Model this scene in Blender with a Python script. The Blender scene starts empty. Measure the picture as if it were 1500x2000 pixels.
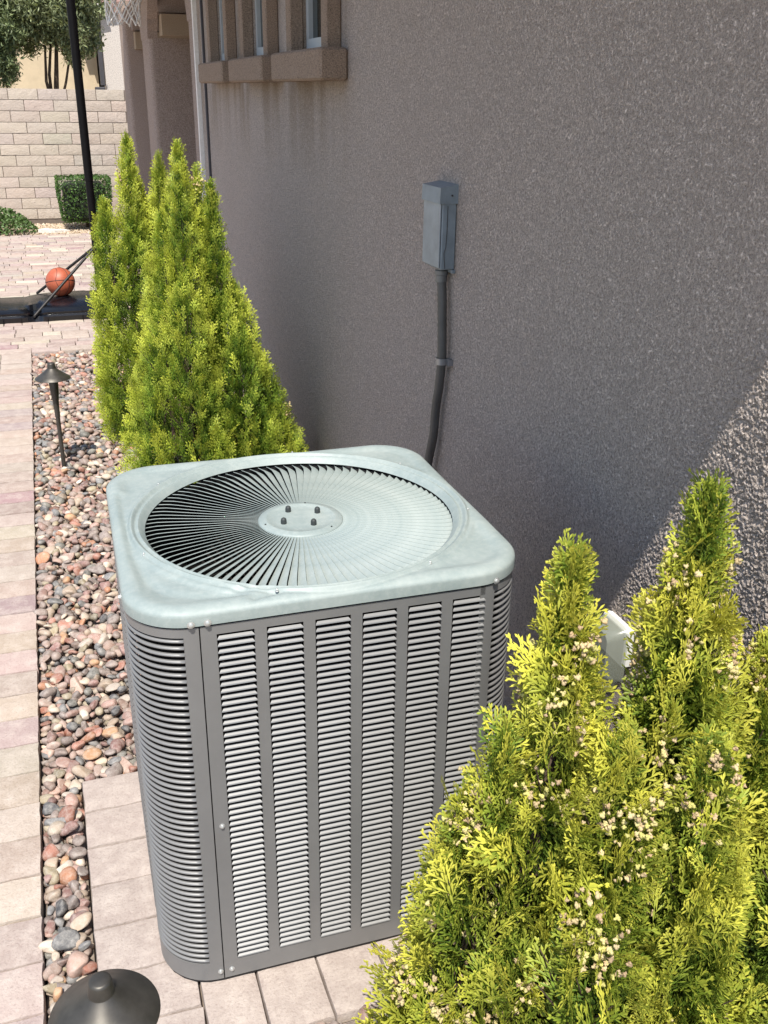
import bpy, math, random
import numpy as np
from mathutils import Matrix, Vector

rng = np.random.default_rng(7)
random.seed(7)
scene = bpy.context.scene
COL = scene.collection
PI = math.pi

# ------------------------------------------------------------------ camera
CAM_H = 1.9
pitch, roll, yaw, fpx = 0.41240, 0.015374, 0.335236, 1870.24
cy_, sy_ = math.cos(yaw), math.sin(yaw)
F0 = Vector((sy_, cy_, 0)); RT = Vector((cy_, -sy_, 0)); UP = Vector((0, 0, 1))
FW = F0 * math.cos(pitch) - UP * math.sin(pitch)
UU = F0 * math.sin(pitch) + UP * math.cos(pitch)
R2 = RT * math.cos(roll) + UU * math.sin(roll)
U2 = -RT * math.sin(roll) + UU * math.cos(roll)
cam_data = bpy.data.cameras.new("camera")
cam = bpy.data.objects.new("camera", cam_data)
COL.objects.link(cam)
cam.matrix_world = Matrix(((R2.x, U2.x, -FW.x, 0), (R2.y, U2.y, -FW.y, 0), (R2.z, U2.z, -FW.z, CAM_H), (0, 0, 0, 1)))
cam_data.sensor_fit = 'HORIZONTAL'
cam_data.sensor_width = 36.0
cam_data.lens = 36.0 * fpx / 1500.0
cam_data.clip_start = 0.05
cam_data.clip_end = 600
scene.camera = cam
scene.render.resolution_x = 768
scene.render.resolution_y = 1024

# ------------------------------------------------------------------ light
SUN_DIR = Vector((-0.20, -0.515, 1.0)).normalized()      # towards the sun
world = bpy.data.worlds.new("World")
scene.world = world
world.use_nodes = True
wn = world.node_tree
wn.nodes.clear()
sky = wn.nodes.new('ShaderNodeTexSky')
sky.sky_type = 'NISHITA'
sky.sun_disc = False
sky.sun_elevation = math.asin(SUN_DIR.z)
sky.sun_rotation = math.atan2(SUN_DIR.x, SUN_DIR.y)
sky.air_density = 1.0
sky.dust_density = 1.0
bg = wn.nodes.new('ShaderNodeBackground')
bg.inputs['Strength'].default_value = 0.15
wo = wn.nodes.new('ShaderNodeOutputWorld')
wn.links.new(sky.outputs[0], bg.inputs[0])
wn.links.new(bg.outputs[0], wo.inputs[0])
sd = bpy.data.lights.new("sun", 'SUN')
sd.energy = 4.9
sd.angle = math.radians(0.53)
sd.color = (1.0, 0.95, 0.865)
sun = bpy.data.objects.new("sun", sd)
COL.objects.link(sun)
sun.rotation_euler = SUN_DIR.to_track_quat('Z', 'Y').to_euler()
sun.location = (-3, -8, 15)
scene.view_settings.view_transform = 'Standard'
scene.view_settings.look = 'None'
scene.view_settings.gamma = 1.0
scene.view_settings.exposure = 0.48
scene.view_settings.use_curve_mapping = False

# ------------------------------------------------------------------ helpers
def vnoise(x, y, seed=0):
    """smooth 2-D value noise, numpy arrays in, -1..1 out"""
    xi = np.floor(x).astype(np.int64); yi = np.floor(y).astype(np.int64)
    fx = x - xi; fy = y - yi
    fx = fx * fx * (3 - 2 * fx); fy = fy * fy * (3 - 2 * fy)
    def h(a, b):
        n = (a * 374761393 + b * 668265263 + seed * 2147483647) & 0xFFFFFFFF
        n = ((n ^ (n >> 13)) * 1274126177) & 0xFFFFFFFF
        n = (n ^ (n >> 16)) & 0xFFFF
        return n / 32767.5 - 1.0
    a = h(xi, yi); b = h(xi + 1, yi); c = h(xi, yi + 1); d = h(xi + 1, yi + 1)
    return (a * (1 - fx) + b * fx) * (1 - fy) + (c * (1 - fx) + d * fx) * fy

def mesh_np(name, V, F, mat=None, smooth=False, colors=None, nside=None):
    """V (n,3); F (m,3|4) numpy or list of lists"""
    me = bpy.data.meshes.new(name)
    if isinstance(F, np.ndarray):
        V = np.asarray(V, dtype=np.float32); m, k = F.shape
        me.vertices.add(len(V)); me.vertices.foreach_set('co', V.ravel())
        me.loops.add(m * k); me.loops.foreach_set('vertex_index', F.astype(np.int32).ravel())
        me.polygons.add(m)
        me.polygons.foreach_set('loop_start', np.arange(0, m * k, k, dtype=np.int32))
        me.update(calc_edges=True)
    else:
        me.from_pydata([tuple(v) for v in V], [], [tuple(f) for f in F])
        me.update()
    if smooth:
        me.polygons.foreach_set('use_smooth', [True] * len(me.polygons))
    if colors is not None:
        at = me.color_attributes.new('tone', 'FLOAT_COLOR', 'POINT')
        c4 = np.ones((len(V), 4), dtype=np.float32); c4[:, :3] = colors
        at.data.foreach_set('color', c4.ravel())
    if mat is not None:
        me.materials.append(mat)
    me.validate()
    return me

def link(name, me, parent=None, loc=None, rot=None, scale=None):
    o = bpy.data.objects.new(name, me)
    COL.objects.link(o)
    if parent is not None:
        o.parent = parent
    if loc is not None: o.location = loc
    if rot is not None: o.rotation_euler = rot
    if scale is not None: o.scale = scale
    return o

def tag(o, label=None, category=None, group=None, kind=None):
    if label: o['label'] = label
    if category: o['category'] = category
    if group: o['group'] = group
    if kind: o['kind'] = kind
    return o

def empty(name, loc=(0, 0, 0), rz=0.0):
    o = bpy.data.objects.new(name, None)
    COL.objects.link(o)
    o.location = loc
    o.rotation_euler = (0, 0, rz)
    o.empty_display_size = 0.1
    return o

class MB:
    """collects simple solids into one mesh"""
    def __init__(s): s.V = []; s.F = []
    def add(s, V, F):
        b = len(s.V)
        s.V += [tuple(v) for v in V]
        s.F += [tuple(i + b for i in f) for f in F]
    def box(s, x0, x1, y0, y1, z0, z1, bev=0.0):
        if bev <= 0:
            V = [(x, y, z) for z in (z0, z1) for y in (y0, y1) for x in (x0, x1)]
            F = [(0, 2, 3, 1), (4, 5, 7, 6), (0, 1, 5, 4), (2, 6, 7, 3), (0, 4, 6, 2), (1, 3, 7, 5)]
            s.add(V, F)
        else:
            # chamfered box: prism with octagonal outline in xy and chamfered top/bottom
            def ring(i, z):
                a, b, c, d = x0 + i, x1 - i, y0 + i, y1 - i; e = bev
                return [(a + e, c, z), (b - e, c, z), (b, c + e, z), (b, d - e, z), (b - e, d, z), (a + e, d, z), (a, d - e, z), (a, c + e, z)]
            R = ring(bev, z0) + ring(0, z0 + bev) + ring(0, z1 - bev) + ring(bev, z1)
            F = [tuple(reversed(range(8)))]
            for k in range(3):
                for i in range(8):
                    j = (i + 1) % 8
                    F.append((k * 8 + i, k * 8 + j, k * 8 + 8 + j, k * 8 + 8 + i))
            F.append(tuple(range(24, 32)))
            s.add(R, F)
    def tube(s, pts, r, n=10, caps=True):
        pts = [Vector(p) for p in pts]
        rs = r if isinstance(r, (list, tuple)) else [r] * len(pts)
        V = []; F = []; up = None
        for i, p in enumerate(pts):
            d = (pts[min(i + 1, len(pts) - 1)] - pts[max(i - 1, 0)]).normalized()
            if up is None:
                up = Vector((0, 0, 1)) if abs(d.z) < .9 else Vector((1, 0, 0))
            a = d.cross(up).normalized(); b = a.cross(d).normalized(); up = b
            for k in range(n):
                t = 2 * PI * k / n
                V.append(p + (a * math.cos(t) + b * math.sin(t)) * rs[i])
        for i in range(len(pts) - 1):
            for k in range(n):
                k2 = (k + 1) % n
                F.append((i * n + k, i * n + k2, (i + 1) * n + k2, (i + 1) * n + k))
        if caps:
            F.append(tuple(reversed(range(n)))); F.append(tuple(range((len(pts) - 1) * n, len(pts) * n)))
        s.add(V, F)
    def lathe(s, prof, n=32, c=(0, 0, 0), axis='z'):
        V = []; F = []; m = len(prof)
        for k in range(n):
            t = 2 * PI * k / n
            for (r, z) in prof:
                if axis == 'z': V.append((c[0] + r * math.cos(t), c[1] + r * math.sin(t), c[2] + z))
                elif axis == 'x': V.append((c[0] + z, c[1] + r * math.cos(t), c[2] + r * math.sin(t)))
                else: V.append((c[0] + r * math.sin(t), c[1] + z, c[2] + r * math.cos(t)))
        for k in range(n):
            k2 = (k + 1) % n
            for i in range(m - 1):
                F.append((k * m + i, k2 * m + i, k2 * m + i + 1, k * m + i + 1))
        s.add(V, F)
    def prism(s, poly, z0, z1):
        n = len(poly)
        V = [(x, y, z0) for x, y in poly] + [(x, y, z1) for x, y in poly]
        F = [tuple(reversed(range(n))), tuple(range(n, 2 * n))]
        for i in range(n):
            j = (i + 1) % n
            F.append((i, j, n + j, n + i))
        s.add(V, F)
    def mesh(s, name, mat, smooth=False, angle=None):
        me = mesh_np(name, s.V, s.F, mat, smooth)
        if angle is not None:
            me.polygons.foreach_set('use_smooth', [True] * len(me.polygons))
            me.set_sharp_from_angle(angle=math.radians(angle))
        return me
    def build(s, name, mat, parent=None, smooth=False, angle=None, **k):
        return link(name, s.mesh(name, mat, smooth, angle), parent, **k)

# ------------------------------------------------------------------ materials
def new_mat(name):
    m = bpy.data.materials.new(name); m.use_nodes = True
    nt = m.node_tree
    b = nt.nodes['Principled BSDF']
    return m, nt, b

def N(nt, typ, **kw):
    n = nt.nodes.new(typ)
    for k, v in kw.items():
        if k in n.inputs: n.inputs[k].default_value = v
        else: setattr(n, k, v)
    return n

def noise_node(nt, scale, detail=4, rough=0.6, vec=None):
    n = nt.nodes.new('ShaderNodeTexNoise')
    n.inputs['Scale'].default_value = scale
    n.inputs['Detail'].default_value = detail
    n.inputs['Roughness'].default_value = rough
    if vec is not None: nt.links.new(vec, n.inputs['Vector'])
    return n

def ramp(nt, fac, stops):
    r = nt.nodes.new('ShaderNodeValToRGB')
    e = r.color_ramp.elements
    while len(e) > 1: e.remove(e[-1])
    e[0].position = stops[0][0]; e[0].color = tuple(stops[0][1]) + (1,)
    for p, c in stops[1:]:
        x = e.new(p); x.color = tuple(c) + (1,)
    nt.links.new(fac, r.inputs[0])
    return r

def mixc(nt, fac, a, b, mode='MIX'):
    m = nt.nodes.new('ShaderNodeMix'); m.data_type = 'RGBA'; m.blend_type = mode
    for sock, val in ((m.inputs[0], fac), (m.inputs[6], a), (m.inputs[7], b)):
        if hasattr(val, 'node'): nt.links.new(val, sock)
        elif isinstance(val, (int, float)): sock.default_value = val
        else: sock.default_value = tuple(val) + (1,)
    return m.outputs[2]

def bump(nt, b, h, strength, dist, prev=None):
    n = nt.nodes.new('ShaderNodeBump')
    n.inputs['Strength'].default_value = strength
    n.inputs['Distance'].default_value = dist
    nt.links.new(h, n.inputs['Height'])
    if prev is not None: nt.links.new(prev, n.inputs['Normal'])
    nt.links.new(n.outputs[0], b.inputs['Normal'])
    return n.outputs[0]

def geo_pos(nt):
    return nt.nodes.new('ShaderNodeNewGeometry').outputs['Position']

def obj_pos(nt):
    return nt.nodes.new('ShaderNodeTexCoord').outputs['Object']

def simple(name, col, rough=0.5, metal=0.0, var=0.12, scale=20, bmp=0.0, bscale=200, spec=0.5):
    m, nt, b = new_mat(name)
    p = obj_pos(nt)
    n = noise_node(nt, scale, 5, 0.65, p)
    lo = [c * (1 - var) for c in col]; hi = [min(1, c * (1 + var)) for c in col]
    r = ramp(nt, n.outputs['Fac'], [(0.3, lo), (0.7, hi)])
    nt.links.new(r.outputs[0], b.inputs['Base Color'])
    b.inputs['Roughness'].default_value = rough
    b.inputs['Metallic'].default_value = metal
    b.inputs['Specular IOR Level'].default_value = spec
    if bmp > 0:
        n2 = noise_node(nt, bscale, 3, 0.6, p)
        bump(nt, b, n2.outputs['Fac'], bmp, 0.002)
    return m

def stucco_mat(name, col, light, grain=1.0, bstr=1.0, stain=False):
    m, nt, b = new_mat(name)
    p = geo_pos(nt)
    n1 = noise_node(nt, 150 * grain, 4, 0.75, p)
    n2 = noise_node(nt, 330 * grain, 2, 0.6, p)
    n4 = noise_node(nt, 34 * grain, 2, 0.5, p)
    n3 = noise_node(nt, 2.2, 5, 0.65, p)
    c = ramp(nt, n1.outputs['Fac'], [(0.36, [x * 0.24 for x in col]), (0.45, [x * .80 for x in col]), (0.53, col), (0.65, light)])
    c2 = mixc(nt, 0.25, c.outputs[0], ramp(nt, n2.outputs['Fac'], [(0.38, [x * .35 for x in col]), (0.60, light)]).outputs[0])
    c3 = mixc(nt, ramp(nt, n3.outputs['Fac'], [(0.4, (0, 0, 0)), (0.65, (.14, .14, .14))]).outputs[0], c2, [x * .75 for x in col])
    if stain:
        # rust-brown run-off streaks below the sills
        sx = nt.nodes.new('ShaderNodeSeparateXYZ'); nt.links.new(p, sx.inputs[0])
        mz = N(nt, 'ShaderNodeMapRange'); nt.links.new(sx.outputs[2], mz.inputs[0])
        mz.inputs[1].default_value = 1.45; mz.inputs[2].default_value = 1.97
        mg = N(nt, 'ShaderNodeMapRange'); nt.links.new(sx.outputs[2], mg.inputs[0])
        mg.inputs[1].default_value = 2.3; mg.inputs[2].default_value = 2.1
        sc = nt.nodes.new('ShaderNodeMapping'); sc.inputs['Scale'].default_value = (1, 2.6, 0.25)
        nt.links.new(p, sc.inputs[0])
        ns = noise_node(nt, 1.6, 3, 0.6, sc.outputs[0])
        my = N(nt, 'ShaderNodeMapRange'); nt.links.new(sx.outputs[1], my.inputs[0])
        my.inputs[1].default_value = 4.15; my.inputs[2].default_value = 4.35
        t = N(nt, 'ShaderNodeMath', operation='MULTIPLY'); nt.links.new(mz.outputs[0], t.inputs[0])
        nt.links.new(ramp(nt, ns.outputs['Fac'], [(0.42, (0, 0, 0)), (0.58, (1, 1, 1))]).outputs[0], t.inputs[1])
        t2 = N(nt, 'ShaderNodeMath', operation='MULTIPLY'); nt.links.new(t.outputs[0], t2.inputs[0]); nt.links.new(my.outputs[0], t2.inputs[1])
        t3 = N(nt, 'ShaderNodeMath', operation='MULTIPLY'); nt.links.new(t2.outputs[0], t3.inputs[0]); t3.inputs[1].default_value = .5
        c3 = mixc(nt, t3.outputs[0], c3, (0.20, 0.13, 0.065))
    nt.links.new(c3, b.inputs['Base Color'])
    b.inputs['Roughness'].default_value = 0.95
    b.inputs['Specular IOR Level'].default_value = 0.05
    nb = bump(nt, b, ramp(nt, n1.outputs['Fac'], [(.40, (0, 0, 0)), (.60, (1, 1, 1))]).outputs[0], min(1, bstr), 0.0036)
    nb = bump(nt, b, n4.outputs['Fac'], bstr * .8, 0.0035, nb)
    bump(nt, b, n2.outputs['Fac'], 0.6 * bstr, 0.002, nb)
    return m

def tone_mat(name, use_obj, mottle=0.5, rough=0.85, mscale=30, fine=180, bstr=0.35, bdist=0.004, pale=(0.56, 0.49, 0.43), spec=0.3):
    """colour from Object Color (pieces) or vertex colour (joined pieces), plus mottling"""
    m, nt, b = new_mat(name)
    p = geo_pos(nt)
    if use_obj:
        c = nt.nodes.new('ShaderNodeObjectInfo').outputs['Color']
    else:
        a = nt.nodes.new('ShaderNodeVertexColor'); a.layer_name = 'tone'; c = a.outputs[0]
    n1 = noise_node(nt, mscale, 6, 0.7, p)
    n2 = noise_node(nt, fine, 3, 0.7, p)
    c1 = mixc(nt, ramp(nt, n1.outputs['Fac'], [(0.42, (0, 0, 0)), (0.72, (mottle,) * 3)]).outputs[0], c, pale)
    c2 = mixc(nt, ramp(nt, n2.outputs['Fac'], [(0.30, (mottle * .8,) * 3), (0.48, (0, 0, 0))]).outputs[0], c1, mixc(nt, 1.0, c, (.55, .5, .5), 'MULTIPLY'))
    c3 = mixc(nt, ramp(nt, n2.outputs['Fac'], [(0.62, (0, 0, 0)), (0.75, (mottle * .6,) * 3)]).outputs[0], c2, pale)
    nt.links.new(c3, b.inputs['Base Color'])
    b.inputs['Roughness'].default_value = rough
    b.inputs['Specular IOR Level'].default_value = spec
    nb = bump(nt, b, n2.outputs['Fac'], bstr, bdist)
    bump(nt, b, n1.outputs['Fac'], bstr, bdist * 2.5, nb)
    return m

M = {}
M['stucco'] = stucco_mat('house_stucco', (0.615, 0.525, 0.46), (0.72, 0.625, 0.55), stain=True)
M['stucco_trim'] = stucco_mat('trim_stucco', (0.35, 0.26, 0.195), (0.48, 0.38, 0.30), grain=1.2, bstr=.6)
M['stucco_porch'] = stucco_mat('porch_stucco', (0.44, 0.35, 0.30), (0.60, 0.49, 0.43), grain=.8, bstr=.7)
M['beam_paint'] = stucco_mat('beam_stucco', (0.44, 0.34, 0.24), (0.55, 0.44, 0.33), grain=1.4, bstr=.4)
M['cream'] = simple('cream_stucco', (0.60, 0.49, 0.34), 0.9, var=.08, scale=6, bmp=.4, bscale=60)
M['pale_stucco'] = stucco_mat('pale_stucco', (0.66, 0.60, 0.55), (0.80, 0.74, 0.69), grain=.5, bstr=.25)
M['paver'] = tone_mat('paver_concrete', True, mottle=.55, mscale=16, fine=140, bstr=.5)
M['paver_j'] = tone_mat('paver_concrete_joined', False, mottle=.55, mscale=16, fine=140, bstr=.5)
M['stone'] = tone_mat('river_stone', True, mottle=.42, rough=.55, mscale=55, fine=300, bstr=.45, bdist=.002, pale=(.6, .56, .5))
M['stone_j'] = tone_mat('river_stone_joined', False, mottle=.42, rough=.55, mscale=55, fine=300, bstr=.45, bdist=.002, pale=(.6, .56, .5))
M['block'] = tone_mat('split_block', True, mottle=.35, rough=.95, mscale=9, fine=70, bstr=.6, bdist=.01, pale=(.60, .52, .46))
M['mortar'] = simple('mortar', (0.15, 0.12, 0.10), 0.95, var=.15)
M['sand'] = simple('bedding_sand', (0.21, 0.17, 0.135), 0.95, var=.3, scale=60, bmp=.5)
M['dirt'] = simple('desert_ground', (0.33, 0.27, 0.20), 0.95, var=.25, scale=9, bmp=.6, bscale=50)
M['black_metal'] = simple('black_powder_coat', (0.004, 0.0035, 0.004), 0.5, var=.2, scale=30, spec=.15)
M['strut_metal'] = simple('dull_black_steel', (0.018, 0.016, 0.015), 0.5, var=.2, spec=.4)
M['black_plastic'] = simple('black_plastic', (0.005, 0.006, 0.009), 0.24, var=.25, scale=8, bmp=.25, bscale=90)
M['rubber'] = simple('rubber', (0.03, 0.035, 0.035), 0.6)
M['net'] = simple('net_cord', (0.85, 0.83, 0.78), 0.8)
M['rim'] = simple('rim_orange', (0.5, 0.07, 0.02), 0.4)
M['white_board'] = simple('backboard_white', (0.7, 0.7, 0.7), 0.3)
M['interior'] = simple('dark_interior', (0.008, 0.007, 0.007), 0.7, var=.3)
M['coil'] = simple('coil_fins', (0.010, 0.008, 0.008), 0.8, spec=.1)
M['fan'] = simple('fan_blade_metal', (0.04, 0.038, 0.036), 0.4, metal=.5)
M['alum'] = simple('window_aluminium', (0.42, 0.45, 0.46), 0.4, var=.06)
M['glass'] = simple('window_glass', (0.012, 0.018, 0.018), 0.06, spec=.8)
M['downpipe'] = simple('downpipe_paint', (0.06, 0.058, 0.066), 0.6)
M['gutter_white_sunlit_strip'] = simple('gutter_white_sunlit_strip', (0.78, 0.76, 0.72), 0.6, var=.1, scale=40, bmp=.6, bscale=120)
M['fascia'] = simple('fascia_brown', (0.10, 0.07, 0.06), 0.7)
M['rooftile'] = simple('roof_tile', (0.24, 0.15, 0.13), 0.85, var=.25, scale=4)
M['bark'] = simple('bark', (0.075, 0.05, 0.032), 0.9, var=.35, scale=40, bmp=.7)
M['steel_screw'] = simple('screw_steel', (0.55, 0.56, 0.55), 0.35, metal=.6)
M['conduit'] = simple('conduit_vinyl', (0.085, 0.08, 0.072), 0.5, var=.15)
M['wire'] = simple('wire', (0.03, 0.028, 0.028), 0.5)
M['strap'] = simple('galvanised_strap', (0.34, 0.34, 0.35), 0.4, metal=.7)
M['flag'] = simple('white_flagstone', (0.7, 0.67, 0.62), 0.8)

def ac_cover_mat():
    m, nt, b = new_mat('weathered_cover_paint')
    p = obj_pos(nt)
    n1 = noise_node(nt, 9, 6, .7, p); n2 = noise_node(nt, 70, 5, .7, p)
    st = nt.nodes.new('ShaderNodeMapping'); st.inputs['Scale'].default_value = (3, 14, 3); st.inputs['Rotation'].default_value = (0, 0, .4)
    nt.links.new(p, st.inputs[0])
    n3 = noise_node(nt, 4, 5, .7, st.outputs[0])
    c = ramp(nt, n1.outputs['Fac'], [(.3, (.215, .262, .256)), (.5, (.25, .296, .285)), (.72, (.30, .34, .322))])
    c2 = mixc(nt, ramp(nt, n2.outputs['Fac'], [(.45, (0, 0, 0)), (.8, (.5, .5, .5))]).outputs[0], c.outputs[0], (.37, .405, .385))
    c3 = mixc(nt, ramp(nt, n3.outputs['Fac'], [(.55, (0, 0, 0)), (.62, (.22, .22, .22)), (.68, (0, 0, 0))]).outputs[0], c2, (.19, .24, .24))
    nt.links.new(c3, b.inputs['Base Color'])
    r = ramp(nt, n1.outputs['Fac'], [(.3, (.42,) * 3), (.7, (.62,) * 3)])
    nt.links.new(r.outputs[0], b.inputs['Roughness'])
    bump(nt, b, n2.outputs['Fac'], .15, .001)
    return m
M['cover'] = ac_cover_mat()

def ac_body_mat(name, col, rough=.42):
    m, nt, b = new_mat(name)
    p = geo_pos(nt)
    n1 = noise_node(nt, 6, 6, .7, p); n2 = noise_node(nt, 160, 4, .7, p)
    c = ramp(nt, n1.outputs['Fac'], [(.3, [x * .93 for x in col]), (.7, [x * 1.07 for x in col])])
    c2 = mixc(nt, ramp(nt, n2.outputs['Fac'], [(.62, (0, 0, 0)), (.8, (.25, .25, .25))]).outputs[0], c.outputs[0], [min(1, x * 1.6) for x in col])
    nt.links.new(c2, b.inputs['Base Color'])
    b.inputs['Roughness'].default_value = rough
    b.inputs['Metallic'].default_value = .30
    bump(nt, b, n2.outputs['Fac'], .12, .0008)
    return m
M['acbody'] = ac_body_mat('condenser_paint', (.203, .202, .199), .46)

def foliage_mat(name, transl=0.35, rough=.5):
    m, nt, b = new_mat(name)
    a = nt.nodes.new('ShaderNodeVertexColor'); a.layer_name = 'tone'
    n = noise_node(nt, 40, 3, .6, geo_pos(nt))
    c = mixc(nt, 1.0, a.outputs[0], ramp(nt, n.outputs['Fac'], [(.3, (.8, .8, .8)), (.7, (1.15, 1.12, 1.0))]).outputs[0], 'MULTIPLY')
    nt.links.new(c, b.inputs['Base Color'])
    b.inputs['Roughness'].default_value = rough
    b.inputs['Specular IOR Level'].default_value = .35
    t = nt.nodes.new('ShaderNodeBsdfTranslucent')
    nt.links.new(mixc(nt, 1.0, c, (1.0, 1.1, .45), 'MULTIPLY'), t.inputs[0])
    mx = nt.nodes.new('ShaderNodeMixShader'); mx.inputs[0].default_value = transl
    out = nt.nodes['Material Output']
    nt.links.new(b.outputs[0], mx.inputs[1]); nt.links.new(t.outputs[0], mx.inputs[2]); nt.links.new(mx.outputs[0], out.inputs[0])
    return m
M['foliage'] = foliage_mat('foliage', .2)
M['cone'] = foliage_mat('cone_flesh', .05, .8)

# ================================================================== GROUND
def grid_plane(x0, x1, y0, y1, z, name, mat):
    return mesh_np(name, [(x0, y0, z), (x1, y0, z), (x1, y1, z), (x0, y1, z)], [(0, 1, 2, 3)], mat)

g = link('ground', grid_plane(-200, 200, -120, 400, -0.075, 'ground', M['dirt']))
tag(g, 'flat tan desert ground around and beyond the paved side yard', kind='structure')

# ---- pavers
def paver_mesh(name, lx, ly, seed, nx=6, ny=4, h=.06):
    """rustic tumbled paver, top at z=0, origin in its middle; worn uneven arrises"""
    r = np.random.default_rng(seed)
    xs = np.linspace(-1, 1, nx + 1); ys = np.linspace(-1, 1, ny + 1)
    V = []; hx, hy = lx / 2, ly / 2
    e = .0022
    for j, y in enumerate(ys):
        for i, x in enumerate(xs):
            edge = (i in (0, nx)) or (j in (0, ny))
            wob = r.normal(0, .0011, 2)
            X = x * hx + wob[0]; Y = y * hy + wob[1]
            # gentle sag of long edges
            z = r.normal(0, .0004) - (.0022 + abs(r.normal(0, .0008)) if edge else 0)
            if edge:
                X -= np.sign(x) * e * (abs(x) > .99); Y -= np.sign(y) * e * (abs(y) > .99)
            V.append((X, Y, z))
    F = []
    w = nx + 1
    for j in range(ny):
        for i in range(nx):
            F.append((j * w + i, j * w + i + 1, (j + 1) * w + i + 1, (j + 1) * w + i))
    # skirt
    ring = [i for i in range(w)] + [j * w + nx for j in range(1, ny + 1)] + [ny * w + i for i in range(nx - 1, -1, -1)] + [j * w for j in range(ny - 1, 0, -1)]
    b = len(V)
    for k in ring:
        x, y, z = V[k]
        V.append((x * (1 + e * .8 / hx), y * (1 + e * .8 / hy), z - .006))
    c = len(V)
    for k in ring:
        x, y, z = V[k]
        V.append((x * (1 + e * .8 / hx), y * (1 + e * .8 / hy), -h))
    n = len(ring)
    for k in range(n):
        k2 = (k + 1) % n
        F.append((ring[k2], ring[k], b + k, b + k2))
        F.append((b + k2, b + k, c + k, c + k2))
    me = mesh_np(name, V, F, M['paver'])
    me.polygons.foreach_set('use_smooth', [True] * len(me.polygons))
    me.set_sharp_from_angle(angle=math.radians(50))
    return me

PAV_COL = [(.43, .35, .30), (.395, .31, .27), (.46, .385, .32), (.36, .275, .245), (.33, .245, .228), (.56, .485, .39), (.42, .34, .29), (.40, .315, .275)]
PAV_W = np.array([3, 3, 2.4, 2.2, 1.2, 1.1, 3, 2.5]); PAV_W = PAV_W / PAV_W.sum()
def pav_col(r=rng, k=.90):
    c = np.array(PAV_COL[r.choice(len(PAV_COL), p=PAV_W)]) * (1 + r.normal(0, .04)) * k
    return np.clip(c + r.normal(0, .008, 3), .05, .8)

_pm = {}
def get_pm(lx, ly, v):
    key = (round(lx, 3), round(ly, 3), v)
    if key not in _pm: _pm[key] = paver_mesh('paver', lx - .003, ly - .003, hash(key) % 9999)
    return _pm[key]

def put_paver(parent, cx, cy, lx, ly, col=None, v=None):
    v = int(rng.integers(0, 4)) if v is None else v
    o = link('paver', get_pm(lx, ly, v), parent, loc=(cx, cy, rng.normal(0, .0009)),
             rot=(rng.normal(0, .004), rng.normal(0, .004), rng.normal(0, .003) + (PI if rng.random() < .5 else 0)))
    c = pav_col() if col is None else col
    o.color = (c[0], c[1], c[2], 1)
    return o

def joined_pavers(name, cells, parent):
    Vs, Fs, Cs, b = [], [], [], 0
    for (cx, cy, lx, ly) in cells:
        x0, x1, y0, y1 = cx - lx / 2 + .002, cx + lx / 2 - .002, cy - ly / 2 + .002, cy + ly / 2 - .002
        z = rng.normal(0, .001); e = .003
        Vs += [(x0, y0, -.05), (x1, y0, -.05), (x1, y1, -.05), (x0, y1, -.05),
               (x0, y0, z - .003), (x1, y0, z - .003), (x1, y1, z - .003), (x0, y1, z - .003),
               (x0 + e, y0 + e, z), (x1 - e, y0 + e, z), (x1 - e, y1 - e, z), (x0 + e, y1 - e, z)]
        for a in (0, 4):
            for k in range(4):
                k2 = (k + 1) % 4
                Fs.append((b + a + k, b + a + k2, b + a + 4 + k2, b + a + 4 + k))
        Fs.append((b + 8, b + 9, b + 10, b + 11))
        Cs += [pav_col()] * 12
        b += 12
    me = mesh_np(name, Vs, Fs, M['paver_j'], colors=np.array(Cs))
    o = link(name, me, parent)
    tag(o, kind='stuff')
    return o

# walkway along the left
walk = link('walkway', grid_plane(-2.2, -.206, -.5, 7.86, -.03, 'walkway', M['sand']))
tag(walk, 'tan and mauve paver walkway left of the river rock bed', kind='structure')
PY = .1468
y = 2.221 * 1.1515
ys0 = 2.5575
k = 0
yy = ys0 - PY * 14
cells_far = []
while yy < 7.86:
    cyp = yy + PY / 2
    c = None
    if abs(cyp - (1.9 + PY / 2)) < .0: c = None
    if yy > .9:
        put_paver(walk, -.204 - .1125, cyp, .225, PY)
    xs = -.429; 
    off = (k % 3) * .075
    xx = -.429
    first = True
    while xx > -2.1:
        L = [.225, .15, .225, .30][int(rng.integers(0, 4))]
        if first: L = [.15, .225, .3][k % 3]; first = False
        if xx > -.44 and yy > 3.2:
            put_paver(walk, xx - L / 2, cyp, L, PY)
        else:
            cells_far.append((xx - L / 2, cyp, L, PY))
        xx -= L
    yy += PY; k += 1
joined_pavers('paver', cells_far, walk)

# driveway / patio beyond
drive = link('patio', grid_plane(-6, 1.285, 7.865, 14.78, -.03, 'patio', M['sand']))
tag(drive, 'sunlit paver patio running back to the block wall', kind='structure')
cells, near = [], []
yy = 7.865; r_i = 0
while yy < 14.7:
    rp = [.15, .15, .15, .11][int(rng.integers(0, 4))] if r_i > 1 else .15
    xx = -6 + rng.random() * .2
    while xx < 1.2:
        L = [.15, .22, .30, .22][int(rng.integers(0, 4))]
        L = min(L, 1.28 - xx)
        c = (xx + L / 2, yy + rp / 2, L, rp)
        if c[0] > -.62 and c[0] < .35 + .0 * yy and len(near) < 298: near.append(c)
        else: cells.append(c)
        xx += L
    yy += rp; r_i += 1
for c in near: put_paver(drive, *c)
joined_pavers('paver', cells, drive)

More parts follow.
